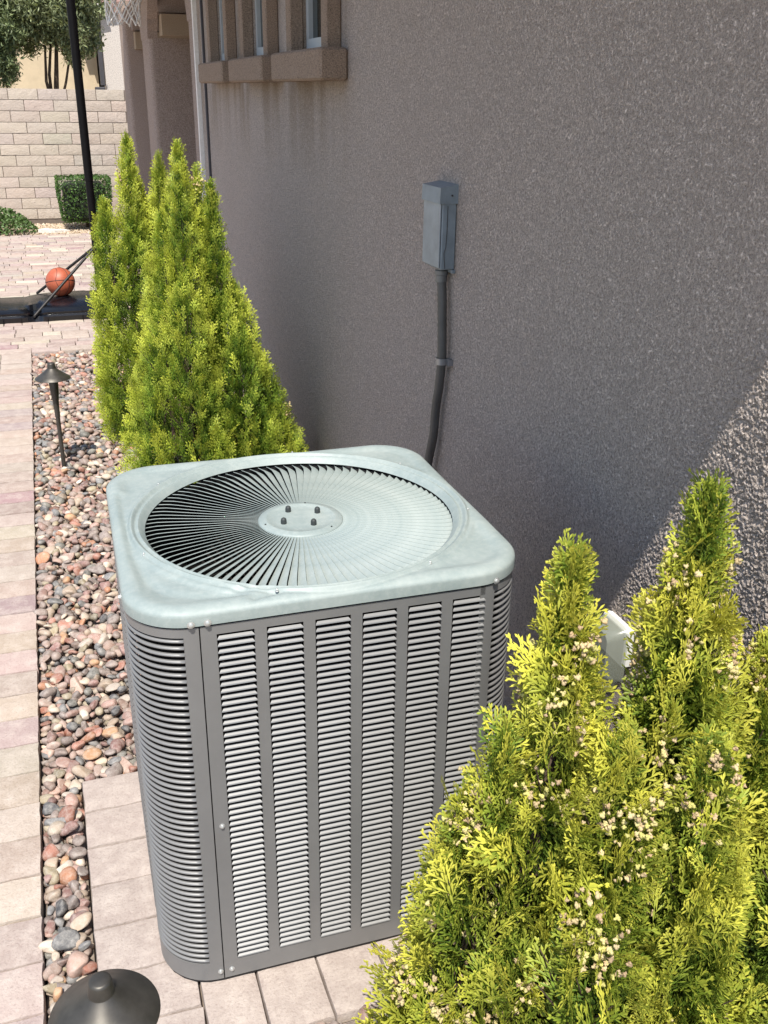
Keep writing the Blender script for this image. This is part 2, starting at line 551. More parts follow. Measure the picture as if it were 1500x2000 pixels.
# equipment pad under the condenser
pad = link('equipment_pad', grid_plane(-.087, 1.06, 1.462, 2.464, -.03, 'equipment_pad', M['sand']))
tag(pad, 'small paver pad under the air conditioner, beside the rock bed', kind='structure')
yj = 2.466
while yj > 1.47:
    h = min(PY, yj - 1.462)
    put_paver(pad, -.088 + .1125, yj - h / 2, .225, h, col=np.array((.345, .285, .252)) * (1 + rng.normal(0, .03)))
    yj -= PY
xj = .137
w_l = [.131, .145, .147, .147, .147, .147, .06]
for w in w_l:
    put_paver(pad, xj + w / 2, 1.462 + .1125, w, .225, col=np.array((.36, .30, .265)) * (1 + rng.normal(0, .04)))
    yb = 1.687
    while yb < 2.44:
        h = min(.15, 2.466 - yb)
        put_paver(pad, xj + w / 2, yb + h / 2, w, h)
        yb += h
    xj += w

# ---- river rock bed
bed_regions = [(-.203, 1.285, 2.470, 7.858), (-.203, -.092, .3, 2.470), (-.092, 1.285, .3, 1.458), (1.065, 1.285, 1.458, 2.470)]
bmb = MB()
for (a, b_, c, d) in bed_regions:
    bmb.box(a, b_, c, d, -.073, -.045)
bed = link('rock_bed', bmb.mesh('rock_bed', M['sand']))
tag(bed, 'bed of mixed pink grey and tan river rock along the house', kind='structure')

def icosphere(sub):
    t = (1 + 5 ** .5) / 2
    V = [Vector(v).normalized() for v in [(-1, t, 0), (1, t, 0), (-1, -t, 0), (1, -t, 0), (0, -1, t), (0, 1, t), (0, -1, -t), (0, 1, -t), (t, 0, -1), (t, 0, 1), (-t, 0, -1), (-t, 0, 1)]]
    F = [(0, 11, 5), (0, 5, 1), (0, 1, 7), (0, 7, 10), (0, 10, 11), (1, 5, 9), (5, 11, 4), (11, 10, 2), (10, 7, 6), (7, 1, 8), (3, 9, 4), (3, 4, 2), (3, 2, 6), (3, 6, 8), (3, 8, 9), (4, 9, 5), (2, 4, 11), (6, 2, 10), (8, 6, 7), (9, 8, 1)]
    for _ in range(sub):
        mid = {}; F2 = []
        def m(a, b):
            key = (min(a, b), max(a, b))
            if key not in mid:
                V.append(((V[a] + V[b]) / 2).normalized()); mid[key] = len(V) - 1
            return mid[key]
        for a, b, c in F:
            x, y, z = m(a, b), m(b, c), m(c, a)
            F2 += [(a, x, z), (b, y, x), (c, z, y), (x, y, z)]
        F = F2
    return np.array([tuple(v) for v in V]), np.array(F)
ICO1 = icosphere(1); ICO2 = icosphere(2)

def stone_shape(ico, seed, lump=.27):
    r = np.random.default_rng(seed)
    V = ico[0].copy()
    d = np.zeros(len(V))
    for k in range(7):
        a = r.normal(0, 1, 3); a /= np.linalg.norm(a)
        d += r.normal(0, 1) * lump * np.cos(V @ a * r.uniform(1.2, 3.2) + r.uniform(0, 6)) / 2.2
    V = V * (1 + d)[:, None]
    # a flat facet or two like broken river stone
    for k in range(r.integers(1, 5)):
        a = r.normal(0, 1, 3); a /= np.linalg.norm(a)
        s = V @ a; lim = r.uniform(.5, .78)
        V = V - np.maximum(0, s - lim)[:, None] * a[None, :] * .9
    V *= np.array([1.0, r.uniform(.62, .92), r.uniform(.42, .68)])
    return V

STONE_COL = [(.285, .235, .205), (.35, .27, .225), (.25, .215, .195), (.36, .175, .125), (.43, .215, .12), (.50, .31, .17), (.42, .345, .26), (.56, .49, .385), (.62, .56, .47), (.19, .20, .20), (.10, .105, .11), (.34, .30, .20), (.27, .165, .145), (.36, .24, .20), (.46, .335, .27), (.17, .175, .155)]
STONE_W = np.array([4, 4, 3, 1.8, 1, 1.0, 3.2, 2.4, 1.5, 2.2, 1.4, 1.8, 2.6, 2.8, 2.4, 1.4]); STONE_W /= STONE_W.sum()

NV = 10
ICO0 = icosphere(0)
SH1 = [stone_shape(ICO1, 100 + i) for i in range(NV)] + [stone_shape(ICO0, 100 + i) * 1.12 for i in range(NV)]
SH2 = [mesh_np('stone', stone_shape(ICO2, 300 + i), ICO2[1], M['stone'], smooth=True) for i in range(14)]

def rotmats(rx, ry, rz):
    cx, sx, cy, sy, cz, sz = np.cos(rx), np.sin(rx), np.cos(ry), np.sin(ry), np.cos(rz), np.sin(rz)
    R = np.empty((len(rx), 3, 3))
    R[:, 0, 0] = cz * cy; R[:, 0, 1] = cz * sy * sx - sz * cx; R[:, 0, 2] = cz * sy * cx + sz * sx
    R[:, 1, 0] = sz * cy; R[:, 1, 1] = sz * sy * sx + cz * cx; R[:, 1, 2] = sz * sy * cx - cz * sx
    R[:, 2, 0] = -sy; R[:, 2, 1] = cy * sx; R[:, 2, 2] = cy * cx
    return R

stones = []
def scatter(region, pitch, smin, smax, z0, zj, keep=1.0, inset=.0):
    a, b_, c, d = region
    row = 0; yv = c + inset
    while yv < d - inset:
        xv = a + inset + (pitch / 2 if row % 2 else 0)
        while xv < b_ - inset:
            if rng.random() < keep:
                x = xv + rng.normal(0, pitch * .17); y_ = yv + rng.normal(0, pitch * .17)
                s = smin + (smax - smin) * rng.random() ** 1.6
                x = min(max(x, a + s * .8), b_ - s * .8) if b_ - a > 2 * s else (a + b_) / 2
                y_ = min(max(y_, c + s * .5), d - s * .5)
                stones.append((x, y_, z0 + rng.random() * zj, s))
            xv += pitch
        yv += pitch * .87; row += 1
for i_, reg in enumerate(bed_regions):
    hid = False
    narrow = reg[1] - reg[0] < .2
    scatter(reg, .032 if not narrow else .026, .013, .023, -.040, .014)
    scatter(reg, .042 if not narrow else .036, .017, .031 if not narrow else .029, -.022, .014, keep=.88, inset=.006 if narrow else .012)
    scatter(reg, .10 if not narrow else .07, .026, .036, -.012, .010, keep=.55, inset=.02)
# clear the spot under the near path light and lamps
stones = [s for s in stones if math.hypot(s[0] + .048, s[1] - 5.229) > .012 + s[3] * .5]
S = np.array(stones)
cpos = np.array([0, 0, CAM_H])
dist = np.linalg.norm(S[:, :3] - cpos, axis=1)
cols = np.array(STONE_COL)[rng.choice(len(STONE_COL), len(S), p=STONE_W)] * np.array([.84, .78, .765]) * (1 + rng.normal(0, .18, len(S)))[:, None]
cols = np.clip(cols, .03, .75)
# which stones are seen and show largest
MC = np.array([[R2.x, R2.y, R2.z], [-U2.x, -U2.y, -U2.z], [FW.x, FW.y, FW.z]])
pc = (S[:, :3] - cpos) @ MC.T
px = 750 + fpx * pc[:, 0] / pc[:, 2]; py = 1000 + fpx * pc[:, 1] / pc[:, 2]
vis = (px > 40) & (py < 2020) & (py > 600) & (pc[:, 2] > 0) & (px < 300 + 0 * py) & (S[:, 2] > -.03)
vis |= (py > 1900) & (py < 2030) & (px > 600) & (px < 800) & (S[:, 2] > -.03)
vis &= ~((py > 1230) & (px > 262))
score = np.where(vis, S[:, 3] / dist, 0)
order = np.argsort(-score)
indiv = set(order[:299].tolist())
buck = [[] for _ in range(2 * NV)]
nearvis = (px > 20) & (py < 2060) & (py > 600) & (px < 330) & (pc[:, 2] > 0) | (py > 1850) & (py < 2060) & (px > 560) & (px < 840)
for i in range(len(S)):
    if i in indiv: continue
    buck[int(rng.integers(0, NV)) + (0 if nearvis[i] and S[i, 2] > -.030 else NV)].append(i)
for i in sorted(indiv):
    s = S[i]
    o = link('stone', SH2[int(rng.integers(0, 14))], bed, loc=(s[0], s[1], s[2]), rot=(rng.normal(0, .35), rng.normal(0, .35), rng.uniform(0, 6.28)), scale=(s[3],) * 3)
    o.color = (*cols[i], 1)
Vs, Fs, Cs, base = [], [], [], 0
for v in range(2 * NV):
    ico_f = ICO1[1] if v < NV else ICO0[1]
    idx = np.array(buck[v]); n = len(idx)
    R = rotmats(rng.normal(0, .35, n), rng.normal(0, .35, n), rng.uniform(0, 6.28, n))
    P = np.einsum('nij,kj->nki', R, SH1[v]) * S[idx, 3][:, None, None] + S[idx, :3][:, None, :]
    nv = len(SH1[v])
    Vs.append(P.reshape(-1, 3))
    Fs.append((ico_f[None] + (base + np.arange(n) * nv)[:, None, None]).reshape(-1, 3))
    Cs.append(np.repeat(cols[idx], nv, axis=0)); base += n * nv
o = link('river_rock', mesh_np('river_rock', np.concatenate(Vs), np.concatenate(Fs), M['stone_j'], smooth=True, colors=np.concatenate(Cs)), bed)
tag(o, kind='stuff')

# ---- tan gravel strip at the foot of the block wall
gs = link('gravel_strip', grid_plane(-6, 1.28, 14.785, 16.2, -.02, 'gravel_strip', simple('tan_gravel', (.44, .35, .24), .95, var=.35, scale=40, bmp=.8, bscale=60)))
tag(gs, 'strip of tan gravel between the patio and the block wall', kind='structure')
n = 2600
P0 = np.stack([rng.uniform(-1.6, 1.1, n), rng.uniform(14.8, 16.05, n), np.full(n, -.01)], 1)
sz = rng.uniform(.010, .026, n)
R = rotmats(rng.uniform(-1, 1, n), rng.uniform(-1, 1, n), rng.uniform(0, 6, n))
ico0 = icosphere(0)
P = np.einsum('nij,kj->nki', R, ico0[0] * np.array([1, .8, .55])) * sz[:, None, None] + P0[:, None, :]
cc = np.array([(.50, .38, .25), (.42, .32, .22), (.58, .48, .36), (.35, .25, .17)])[rng.integers(0, 4, n)]
o = link('gravel', mesh_np('gravel', P.reshape(-1, 3), (ico0[1][None] + (np.arange(n) * 12)[:, None, None]).reshape(-1, 3), M['stone_j'], colors=np.repeat(cc, 12, axis=0)))
tag(o, 'loose tan gravel scattered in front of the block wall', 'gravel', kind='stuff')

# ================================================================== HOUSE
WX = 1.289
house = empty('house', (0, 0, 0))
tag(house, 'grey mauve stucco house wall with three tall windows and a porch arcade', 'house')

PY0, PY1, PZ1 = .955, 2.25, 1.75
def stucco_patch(y0, y1, z0, z1, c):
    ny = int((y1 - y0) / c); nz = int((z1 - z0) / c)
    Y, Z = np.meshgrid(np.linspace(y0, y1, ny + 1), np.linspace(z0, z1, nz + 1), indexing='ij')
    Yw = Y + vnoise(Y * 45, Z * 45, 5) * .004; Zw = Z + vnoise(Y * 45, Z * 45, 6) * .004
    a = vnoise(Yw * 235, Zw * 225, 1); b = vnoise(Yw * 450, Zw * 450, 2); d = vnoise(Yw * 90, Zw * 90, 3)
    q = np.clip((a + .5 * d + .35 * b + .35) / .9, 0, 1); q = q * q * (3 - 2 * q)
    h = .0044 * q + .0012 * b
    fade = np.clip(np.minimum.reduce([y1 - Y, z1 - Z]) / .22, 0, 1) * np.clip(np.minimum(Y - y0, Z - z0) / .01, 0, 1)
    fade = fade * np.clip((1.466 + (1.433 - Z) * .55 + .14 - Y) / .20, 0, 1)
    X = WX - h * fade
    V = np.stack([X, Y, Z], -1).reshape(-1, 3)
    i = np.arange(ny)[:, None] * (nz + 1) + np.arange(nz)[None, :]
    return V, np.stack([i, i + 1, i + nz + 2, i + nz + 1], -1).reshape(-1, 4)
RG = (1.14, 2.02, .48, 1.64)
V, F = stucco_patch(*RG, .0021)
link('wall_relief', mesh_np('wall_relief', V, F, M['stucco'], smooth=True), house)
wb = MB()
def wquad(y0, y1, z0, z1, x=WX):
    wb.add([(x, y0, z0), (x, y1, z0), (x, y1, z1), (x, y0, z1)], [(0, 3, 2, 1)])
ZT = 3.0
wquad(PY0, RG[0], -.05, ZT); wquad(RG[0], RG[1], -.05, RG[2]); wquad(RG[0], RG[1], RG[3], ZT); wquad(RG[1], PY1, -.05, ZT)
# windows: (trim y0, trim y1)
WIN = [(4.34, 5.06), (5.50, 6.22), (6.66, 7.38)]
SILL = 2.06; TW = .085
yl = PY1
wquad(PY1, 8.2, -.05, SILL)
for (a, b_) in WIN:
    wquad(yl, a + TW, SILL, ZT); yl = b_ - TW
    # reveals
    for yq, flip in ((a + TW, 0), (b_ - TW, 1)):
        q = [(WX, yq, SILL), (WX + .16, yq, SILL), (WX + .16, yq, ZT), (WX, yq, ZT)]
        wb.add(q, [(0, 1, 2, 3)] if flip else [(3, 2, 1, 0)])
    wb.add([(WX, a + TW, SILL), (WX, b_ - TW, SILL), (WX + .16, b_ - TW, SILL), (WX + .16, a + TW, SILL)], [(0, 1, 2, 3)])
wquad(yl, 8.2, SILL, ZT)
# end wall facing the camera side and body behind
wb.add([(WX + .0, .955, -.05), (WX + 6, .955, -.05), (WX + 6, .955, ZT), (WX, .955, ZT)], [(0, 1, 2, 3)])
wb.add([(WX + 6, .955, -.05), (WX + 6, 8.2, -.05), (WX + 6, 8.2, ZT), (WX + 6, .955, ZT)], [(0, 1, 2, 3)])
wb.add([(WX, 8.2, -.05), (WX + 6, 8.2, -.05), (WX + 6, 8.2, ZT), (WX, 8.2, ZT)], [(3, 2, 1, 0)])
wb.build('wall', M['stucco'], house)

for (a, b_) in WIN:
    # stucco surround standing proud, its sill, the aluminium window set back
    w = empty('window', (WX, (a + b_) / 2, SILL)); w.parent = house
    hw = (b_ - a) / 2
    f = MB(); f.box(-.068, .0, -hw, -hw + TW, .0, 1.0, .006); f.build('surround', M['stucco_trim'], w)
    f = MB(); f.box(-.068, .0, hw - TW, hw, .0, 1.0, .006); f.build('surround', M['stucco_trim'], w)
    s = MB(); s.box(-.125, .0, -hw - .10, hw + .10, -.115, .012, .01)
    s.build('sill', M['stucco_trim'], w)
    fr = MB()
    y0, y1 = -hw + TW, hw - TW
    fr.box(.012, .06, y0 + .001, y0 + .045, .015, .94); fr.box(.012, .06, y1 - .045, y1 - .001, .015, .94)
    fr.box(.007, .06, y0 + .046, y1 - .046, .014, .07)
    fr.build('frame', M['alum'], w)
    gl = MB(); gl.box(.034, .039, y0 + .04, y1 - .04, .06, .94)
    gl.build('pane', M['glass'], w)
    sc = MB(); sc.lathe([(0, -.004), (.006, -.003), (.007, 0)], 8, (.006, y0 + .08, .035), 'x'); sc.build('screw', M['wire'], w)

# roof with eave: shades the wall
rb = MB()
EX = .672
RY0 = .715
def roof_slab(y0, y1, x0, x1, zb, slope, th):
    z0 = zb; z1 = zb + slope * (x1 - x0)
    rb.add([(x0, y0, z0), (x0, y1, z0), (x1, y1, z1), (x1, y0, z1), (x0, y0, z0 + th), (x0, y1, z0 + th), (x1, y1, z1 + th), (x1, y0, z1 + th)],
           [(0, 1, 2, 3), (7, 6, 5, 4), (0, 4, 5, 1), (1, 5, 6, 2), (2, 6, 7, 3), (3, 7, 4, 0)])
SL = .08
def ry(x): return .589 - .216 * (x - WX)  # unseen rake edge, skewed in plan to lay the shadow line on the wall
def rz(x): return 2.98 + SL * (x - EX)
XB = WX + 3
rb.add([(EX, ry(EX), rz(EX)), (EX, 14.2, rz(EX)), (XB, 14.2, rz(XB)), (XB, ry(XB), rz(XB)), (EX, ry(EX), rz(EX) + .14), (EX, 14.2, rz(EX) + .14), (XB, 14.2, rz(XB) + .14), (XB, ry(XB), rz(XB) + .14)],
       [(0, 1, 2, 3), (7, 6, 5, 4), (0, 4, 5, 1), (1, 5, 6, 2), (2, 6, 7, 3), (3, 7, 4, 0)])
rb.build('roof', M['rooftile'], house)
fb = MB(); fb.box(EX - .03, EX - .001, ry(EX), 14.2, 2.94, 3.10); fb.build('fascia', M['fascia'], house)
sb = MB(); sb.box(EX + .001, WX - .001, .76, 14.1, 2.955, 2.975); sb.build('soffit', M['beam_paint'], house)

# porch arcade in the same plane beyond the wall
def rounded_pier(y0, y1, x0, x1, z0, z1, name='pier'):
    m = MB(); r = .06
    poly = []
    for cx, cyy, a0 in ((x1, y0, -PI / 2), (x1, y1, 0), (x0, y1, PI / 2), (x0, y0, PI)):
        sx = 1 if cx == x1 else -1; sy = 1 if cyy == y1 else -1
        for k in range(6):
            a = a0 + k / 5 * PI / 2
            poly.append((cx - sx * r + r * math.cos(a), cyy - sy * r + r * math.sin(a)))
    m.prism(poly, z0, z1)
    o = m.build(name, M['stucco_porch'], house, angle=60)
    return o
def corbel(y0, y1, x0, x1):
    # haunch that widens the pier under the arch
    prof = [(0, 2.40), (.015, 2.47), (.06, 2.53), (.07, 2.58), (.12, 2.62), (.22, 2.74), (.40, 2.86), (.42, 2.95)]
    m = MB()
    L = [(y0 - a, z) for a, z in prof]; Rr = [(y1 + a, z) for a, z in prof]
    poly = L + Rr[::-1]
    n = len(poly)
    V = [(x0, p[0], p[1]) for p in poly] + [(x1, p[0], p[1]) for p in poly]
    F = []
    h = len(prof)
    for k in range(h - 1):
        a, b_, c, d = k, k + 1, n - 2 - k, n - 1 - k
        F.append((a, b_, c, d)); F.append((n + d, n + c, n + b_, n + a))
        F.append((a, n + a, n + b_, b_)); F.append((d, c, n + c, n + d))
    F.append((0, n - 1, 2 * n - 1, n)); F.append((h - 1, n + h - 1, n + h, h))
    m.add(V, F)
    m.build('corbel', M['stucco_porch'], house)
rounded_pier(8.26, 8.62, WX - .012, WX + .46, -.05, 2.95)
rounded_pier(11.58, 12.25, WX, WX + .62, -.05, 2.405)
rounded_pier(14.35, 15.0, WX, WX + .62, -.05, 2.95)
corbel(11.58, 12.25, WX - .004, WX + .10)
corbel(8.30, 8.60, WX - .017, WX + .10)
# beams over the openings seen from below, porch back wall and floor
bm = MB()
bm.box(WX + .12, WX + .9, 11.30, 11.575, 2.42, 2.62); bm.build('beam', M['beam_paint'], house); bm = MB(); bm.box(WX + .12, WX + .9, 14.1, 14.345, 2.38, 2.58)
bm.build('beam', M['beam_paint'], house)
bm = MB()
bm.box(WX + 2.4, WX + 2.6, 8.205, 15.2, -.05, 2.95)
bm.box(WX + .1, WX + 2.4, 11.40, 11.57, 2.64, 2.95); bm.box(WX + .1, WX + 2.4, 14.15, 14.34, 2.6, 2.95)
bm.build('porch_wall', M['stucco_porch'], house)
fl = MB(); fl.box(WX, WX + 2.39, 8.21, 15.2, -.06, -.001); fl.build('porch_floor', M['sand'], house)

# narrow sunlit stucco face painted in as a white strip; dark downpipe beside it
d = MB(); d.box(WX - .030, WX + .02, 8.203, 8.255, -.02, 2.94); d.build('sunlit_strip', M['gutter_white_sunlit_strip'], house)
d = MB(); d.box(WX - .018, WX - .001, 7.90, 7.93, .0, 2.93, .002); d.build('downspout', M['downpipe'], house)

# ================================================================== AIR CONDITIONER
AX, AY, AR = .4526, 2.042, -math.radians(1.02)
wx = math.cos(AR) * AX - math.sin(AR) * AY; wy = math.sin(AR) * AX + math.cos(AR) * AY
ac = empty('air_conditioner', (wx, wy, 0), AR)
tag(ac, 'large grey air conditioner condenser with louvered sides and round top grille', 'air conditioner')
HX, HY, RC = .420, .408, .125
ZB, ZT2 = .010, .948
# perimeter path, starting mid-front going +x (counter clockwise seen from above)
SEG = []
LX, LY = HX - RC, HY - RC; AL = RC * PI / 2
PER = 4 * LX + 4 * LY + 4 * AL
def path(s, off=0.0):
    s = s % PER
    pts = [('l', LX, (0, -HY), (1, 0), (0, -1)), ('a', AL, (LX, -LY), -PI / 2), ('l', 2 * LY, (HX, -LY), (0, 1), (1, 0)), ('a', AL, (LX, LY), 0),
           ('l', 2 * LX, (LX, HY), (-1, 0), (0, 1)), ('a', AL, (-LX, LY), PI / 2), ('l', 2 * LY, (-HX, LY), (0, -1), (-1, 0)), ('a', AL, (-LX, -LY), PI), ('l', LX, (-LX, -HY), (1, 0), (0, -1))]
    for g_ in pts:
        if s <= g_[1] + 1e-9:
            if g_[0] == 'l':
                _, _, o_, d_, n_ = g_
                return (o_[0] + d_[0] * s + n_[0] * off, o_[1] + d_[1] * s + n_[1] * off)
            a = g_[3] + s / RC
            return (g_[2][0] + (RC + off) * math.cos(a), g_[2][1] + (RC + off) * math.sin(a))
        s -= g_[1]
    return (0, -HY)
SEAM = .288
def sheet(name, s0, s1, openings, z0=ZB, z1=ZT2, zo0=.062, zo1=.928, curved=True):
    """sheet-metal panel along the perimeter with rectangular openings (s0,s1)"""
    br = {s0, s1}
    for a, b_ in openings: br |= {a, b_}
    br = sorted(br)
    S_ = []
    for a, b_ in zip(br[:-1], br[1:]):
        n = max(1, int(abs(b_ - a) / .012)) if curved else 1
        for k in range(n): S_.append(a + (b_ - a) * k / n)
    S_.append(br[-1])
    zl = [z0, zo0, zo1, z1]
    V, F = [], []
    for s in S_:
        for z in zl: V.append((*path(s, 0), z))
        for z in zl: V.append((*path(s, -.004), z))
    n = len(S_)
    def isopen(sm): return any(a < sm < b_ for a, b_ in openings)
    for i in range(n - 1):
        op = isopen((S_[i] + S_[i + 1]) / 2)
        a, b_ = i * 8, (i + 1) * 8
        for k in range(3):
            if k == 1 and op: continue
            F.append((a + k, b_ + k, b_ + k + 1, a + k + 1)); F.append((b_ + 4 + k, a + 4 + k, a + 5 + k, b_ + 5 + k))
        if op:
            F.append((a + 1, a + 5, b_ + 5, b_ + 1)); F.append((a + 2, b_ + 2, b_ + 6, a + 6))
        F.append((a, a + 4, b_ + 4, b_)); F.append((a + 3, b_ + 3, b_ + 7, a + 7))
        opn = isopen((S_[i + 1] + S_[i + 2]) / 2) if i + 2 < n else False
        if op != opn and i + 2 < n:
            F.append((b_ + 1, b_ + 2, b_ + 6, b_ + 5) if op else (b_ + 5, b_ + 6, b_ + 2, b_ + 1))
    for i, rv in ((0, 1), (n - 1, 0)):
        a = i * 8
        for k in range(3):
            q = (a + k, a + k + 1, a + 5 + k, a + 4 + k)
            F.append(q[::-1] if rv else q)
    me = mesh_np(name, V, F, M['acbody'])
    me.polygons.foreach_set('use_smooth', [True] * len(me.polygons)); me.set_sharp_from_angle(angle=math.radians(35))
    return link(name, me, ac)

G = .0013
# section seams in s : front panel -SEAM..SEAM
sfront = (-SEAM + G, .302)
cF = [-.2555 + .0990 * i for i in range(6)]
front_open = [(c, c + .0745) for c in cF]
sheet('front_panel', sfront[0], sfront[1], front_open, curved=False)
# right corner (front-right)
sR0 = .302 + .0; sR1 = LX + AL + (LY - .288) + .03
r_open = (.338, LX + AL + .02)
sheet('corner_panel', sR0 + .0, sR1, [r_open])
L0 = LX + AL + LY          # middle of the right side
side_open = [(L0 - .2175 + .0885 * i, L0 - .2175 + .0885 * i + .066) for i in range(5)]
sheet('side_panel', sR1 + G * 2, L0 + .262, side_open, curved=False)
c3 = LX + AL + 2 * LY + AL / 2
b0 = L0 + .262 + G * 2
sheet('corner_panel', b0, c3 + AL / 2 + .04, [(c3 - AL / 2 - .005, c3 + AL / 2 + .005)])
L2 = LX + AL + 2 * LY + AL + LX  # middle of the back
bo = [(L2 - .2475 + .099 * i, L2 - .2475 + .099 * i + .0745) for i in range(5)]
sheet('back_panel', c3 + AL / 2 + .04 + G * 2, L2 + .262, bo, curved=False)
c4 = LX + AL + 2 * LY + AL + 2 * LX + AL / 2
sheet('corner_panel', L2 + .262 + G * 2, c4 + AL / 2 + .04, [(c4 - AL / 2 - .005, c4 + AL / 2 + .005)])
L3 = c4 + AL / 2 + LY
so3 = [(L3 - .2175 + .0885 * i, L3 - .2175 + .0885 * i + .066) for i in range(5)]
lc_end = PER - SEAM - G
lc0 = L3 + .232
sheet('side_panel', c4 + AL / 2 + .04 + G * 2, lc0 - G * 2, so3, curved=False)
l_open = (lc0 + .026, PER - .3195)
sheet('corner_panel', lc0, lc_end, [l_open])

NL = 56; PITCH = .01545
LZ = [.064 + PITCH * k for k in range(NL)]
def louver_mesh(name, L, mat):
    """stamped blade, local x along the panel, -y outward, z up; trapezoid ends"""
    prof = [(.0040, .0082), (.0032, .0084), (-.0020, .0046), (-.0031, .0024), (-.0018, .0017), (.0032, .0064)]
    ins = [.0065, .0050, .0006, .0, .0008, .0055]
    V = []; n = len(prof)
    xs = [(0, 1), (.035, .35), (L - .035, .35), (L, 1)]
    for i, sgn in ((0, 1), (1, -1)):
        for (y, z), e in zip(prof, ins):
            V.append(((0 if i == 0 else L) + sgn * e, y, z))
    F = [tuple(range(n)), tuple(reversed(range(n, 2 * n)))]
    for k in range(n):
        k2 = (k + 1) % n
        F.append((k, n + k, n + k2, k2))
    me = mesh_np(name, V, F, mat)
    return me
lm = louver_mesh('louver', .0745, M['acbody'])
nlv = 0; RV, RF = [], []
for c in cF:
    for z in LZ[::-1]:
        if nlv < 300:
            link('louver', lm, ac, loc=(c, -HY, z), rot=(rng.normal(0, .012), 0, 0)); nlv += 1
        else:
            b_n = len(RV)
            RV += [(v.co.x + c, v.co.y - HY, v.co.z + z) for v in lm.vertices]
            RF += [tuple(i + b_n for i in p.vertices) for p in lm.polygons]
tag(link('lower_louvers', mesh_np('lower_louvers', RV, RF, M['acbody']), ac), kind='stuff')
# curved corner blades
def arc_blade(s0, s1, z, V, F):
    prof = [(-.0055, .0092), (-.0034, .0096), (.0000, .0084), (.0017, .0062), (.0015, .0044), (-.0004, .0034), (-.0026, .0046)]
    n = max(3, int((s1 - s0) / .011)); b = len(V); m = len(prof)
    for i in range(n + 1):
        s = s0 + (s1 - s0) * i / n
        for o_, zz in prof:
            x, y = path(s, o_); V.append((x, y, z + zz))
    for i in range(n):
        for k in range(m):
            k2 = (k + 1) % m
            F.append((b + i * m + k, b + (i + 1) * m + k, b + (i + 1) * m + k2, b + i * m + k2))
    F.append(tuple(b + k for k in reversed(range(m)))); F.append(tuple(b + n * m + k for k in range(m)))
V, F = [], []
arc_blade(l_open[0], l_open[1], 0, V, F)
bme = mesh_np('curved_louver', V, F, M['acbody'], smooth=True)
for i, z in enumerate(LZ[::-1]):
    link('curved_louver', bme, ac, loc=(0, 0, z))
V, F = [], []
arc_blade(r_open[0], r_open[1], 0, V, F)
bme2 = mesh_np('curved_louver', V, F, M['acbody'], smooth=True)
for i, z in enumerate(LZ[::-1]):
    link('curved_louver', bme2, ac, loc=(0, 0, z))
# the hidden sides: joined blades
V, F = [], []
for ops in (side_open, bo, so3):
    for (a, b_) in ops:
        for z in LZ:
            arc_blade(a, b_, z, V, F)
for a, b_ in ((c3 - AL / 2 - .005, c3 + AL / 2 + .005), (c4 - AL / 2 - .005, c4 + AL / 2 + .005)):
    for z in LZ: arc_blade(a, b_, z, V, F)
tag(link('side_louvers', mesh_np('side_louvers', V, F, M['acbody'], smooth=True), ac), kind='stuff')
# coil inside
V, F = [], []
n = 90
for i in range(n):
    x, y = path(PER * i / n, -.034); V += [(x, y, .03), (x, y, .93)]
    x, y = path(PER * i / n, -.060); V += [(x, y, .03), (x, y, .93)]
for i in range(n):
    a, b_ = i * 4, ((i + 1) % n) * 4
    F += [(a, b_, b_ + 1, a + 1), (b_ + 2, a + 2, a + 3, b_ + 3), (a + 1, b_ + 1, b_ + 3, a + 3)]
link('coil', mesh_np('coil', V, F, M['coil'], smooth=True), ac)
bp = MB()
poly = [path(PER * i / 96, -.002) for i in range(96)]
bp.prism(poly, .003, .012)
bp.build('base_pan', M['interior'], ac)
# lid -------------------------------------------------------------
CX, CY = .009, -.003
R0 = .361
def rr_dist(th):
    """distance from the fan centre to the rounded-rectangle outline"""
    c, s = math.cos(th), math.sin(th); hx, hy, rc = HX + .004, HY + .004, RC + .004
    lo, hi = .2, .9
    for _ in range(40):
        m_ = (lo + hi) / 2
        x, y = abs(CX + c * m_), abs(CY + s * m_)
        qx, qy = x - (hx - rc), y - (hy - rc)
        d_ = math.hypot(max(qx, 0), max(qy, 0)) + min(max(qx, qy), 0) - rc
        if d_ < 0: lo = m_
        else: hi = m_
    return lo
def sdf_in(x, y):
    hx, hy, rc = HX + .004, HY + .004, RC + .004
    qx, qy = abs(x) - (hx - rc), abs(y) - (hy - rc)
    return -(math.hypot(max(qx, 0), max(qy, 0)) + min(max(qx, qy), 0) - rc)
ZLID = .989
CRP = [(-.392, .22), (-.392, .0), (-.388, -.16), (-.372, -.26), (-.338, -.318), (-.285, -.345), (-.22, -.352), (-.165, -.345), (-.130, -.378), (-.175, -.388)]
def crease(x, y):
    best = 9
    for (ax, ay), (bx, by) in zip(CRP[:-1], CRP[1:]):
        dx, dy = bx - ax, by - ay
        t = max(0, min(1, ((x - ax) * dx + (y - ay) * dy) / (dx * dx + dy * dy)))
        best = min(best, math.hypot(x - ax - t * dx, y - ay - t * dy))
    return best
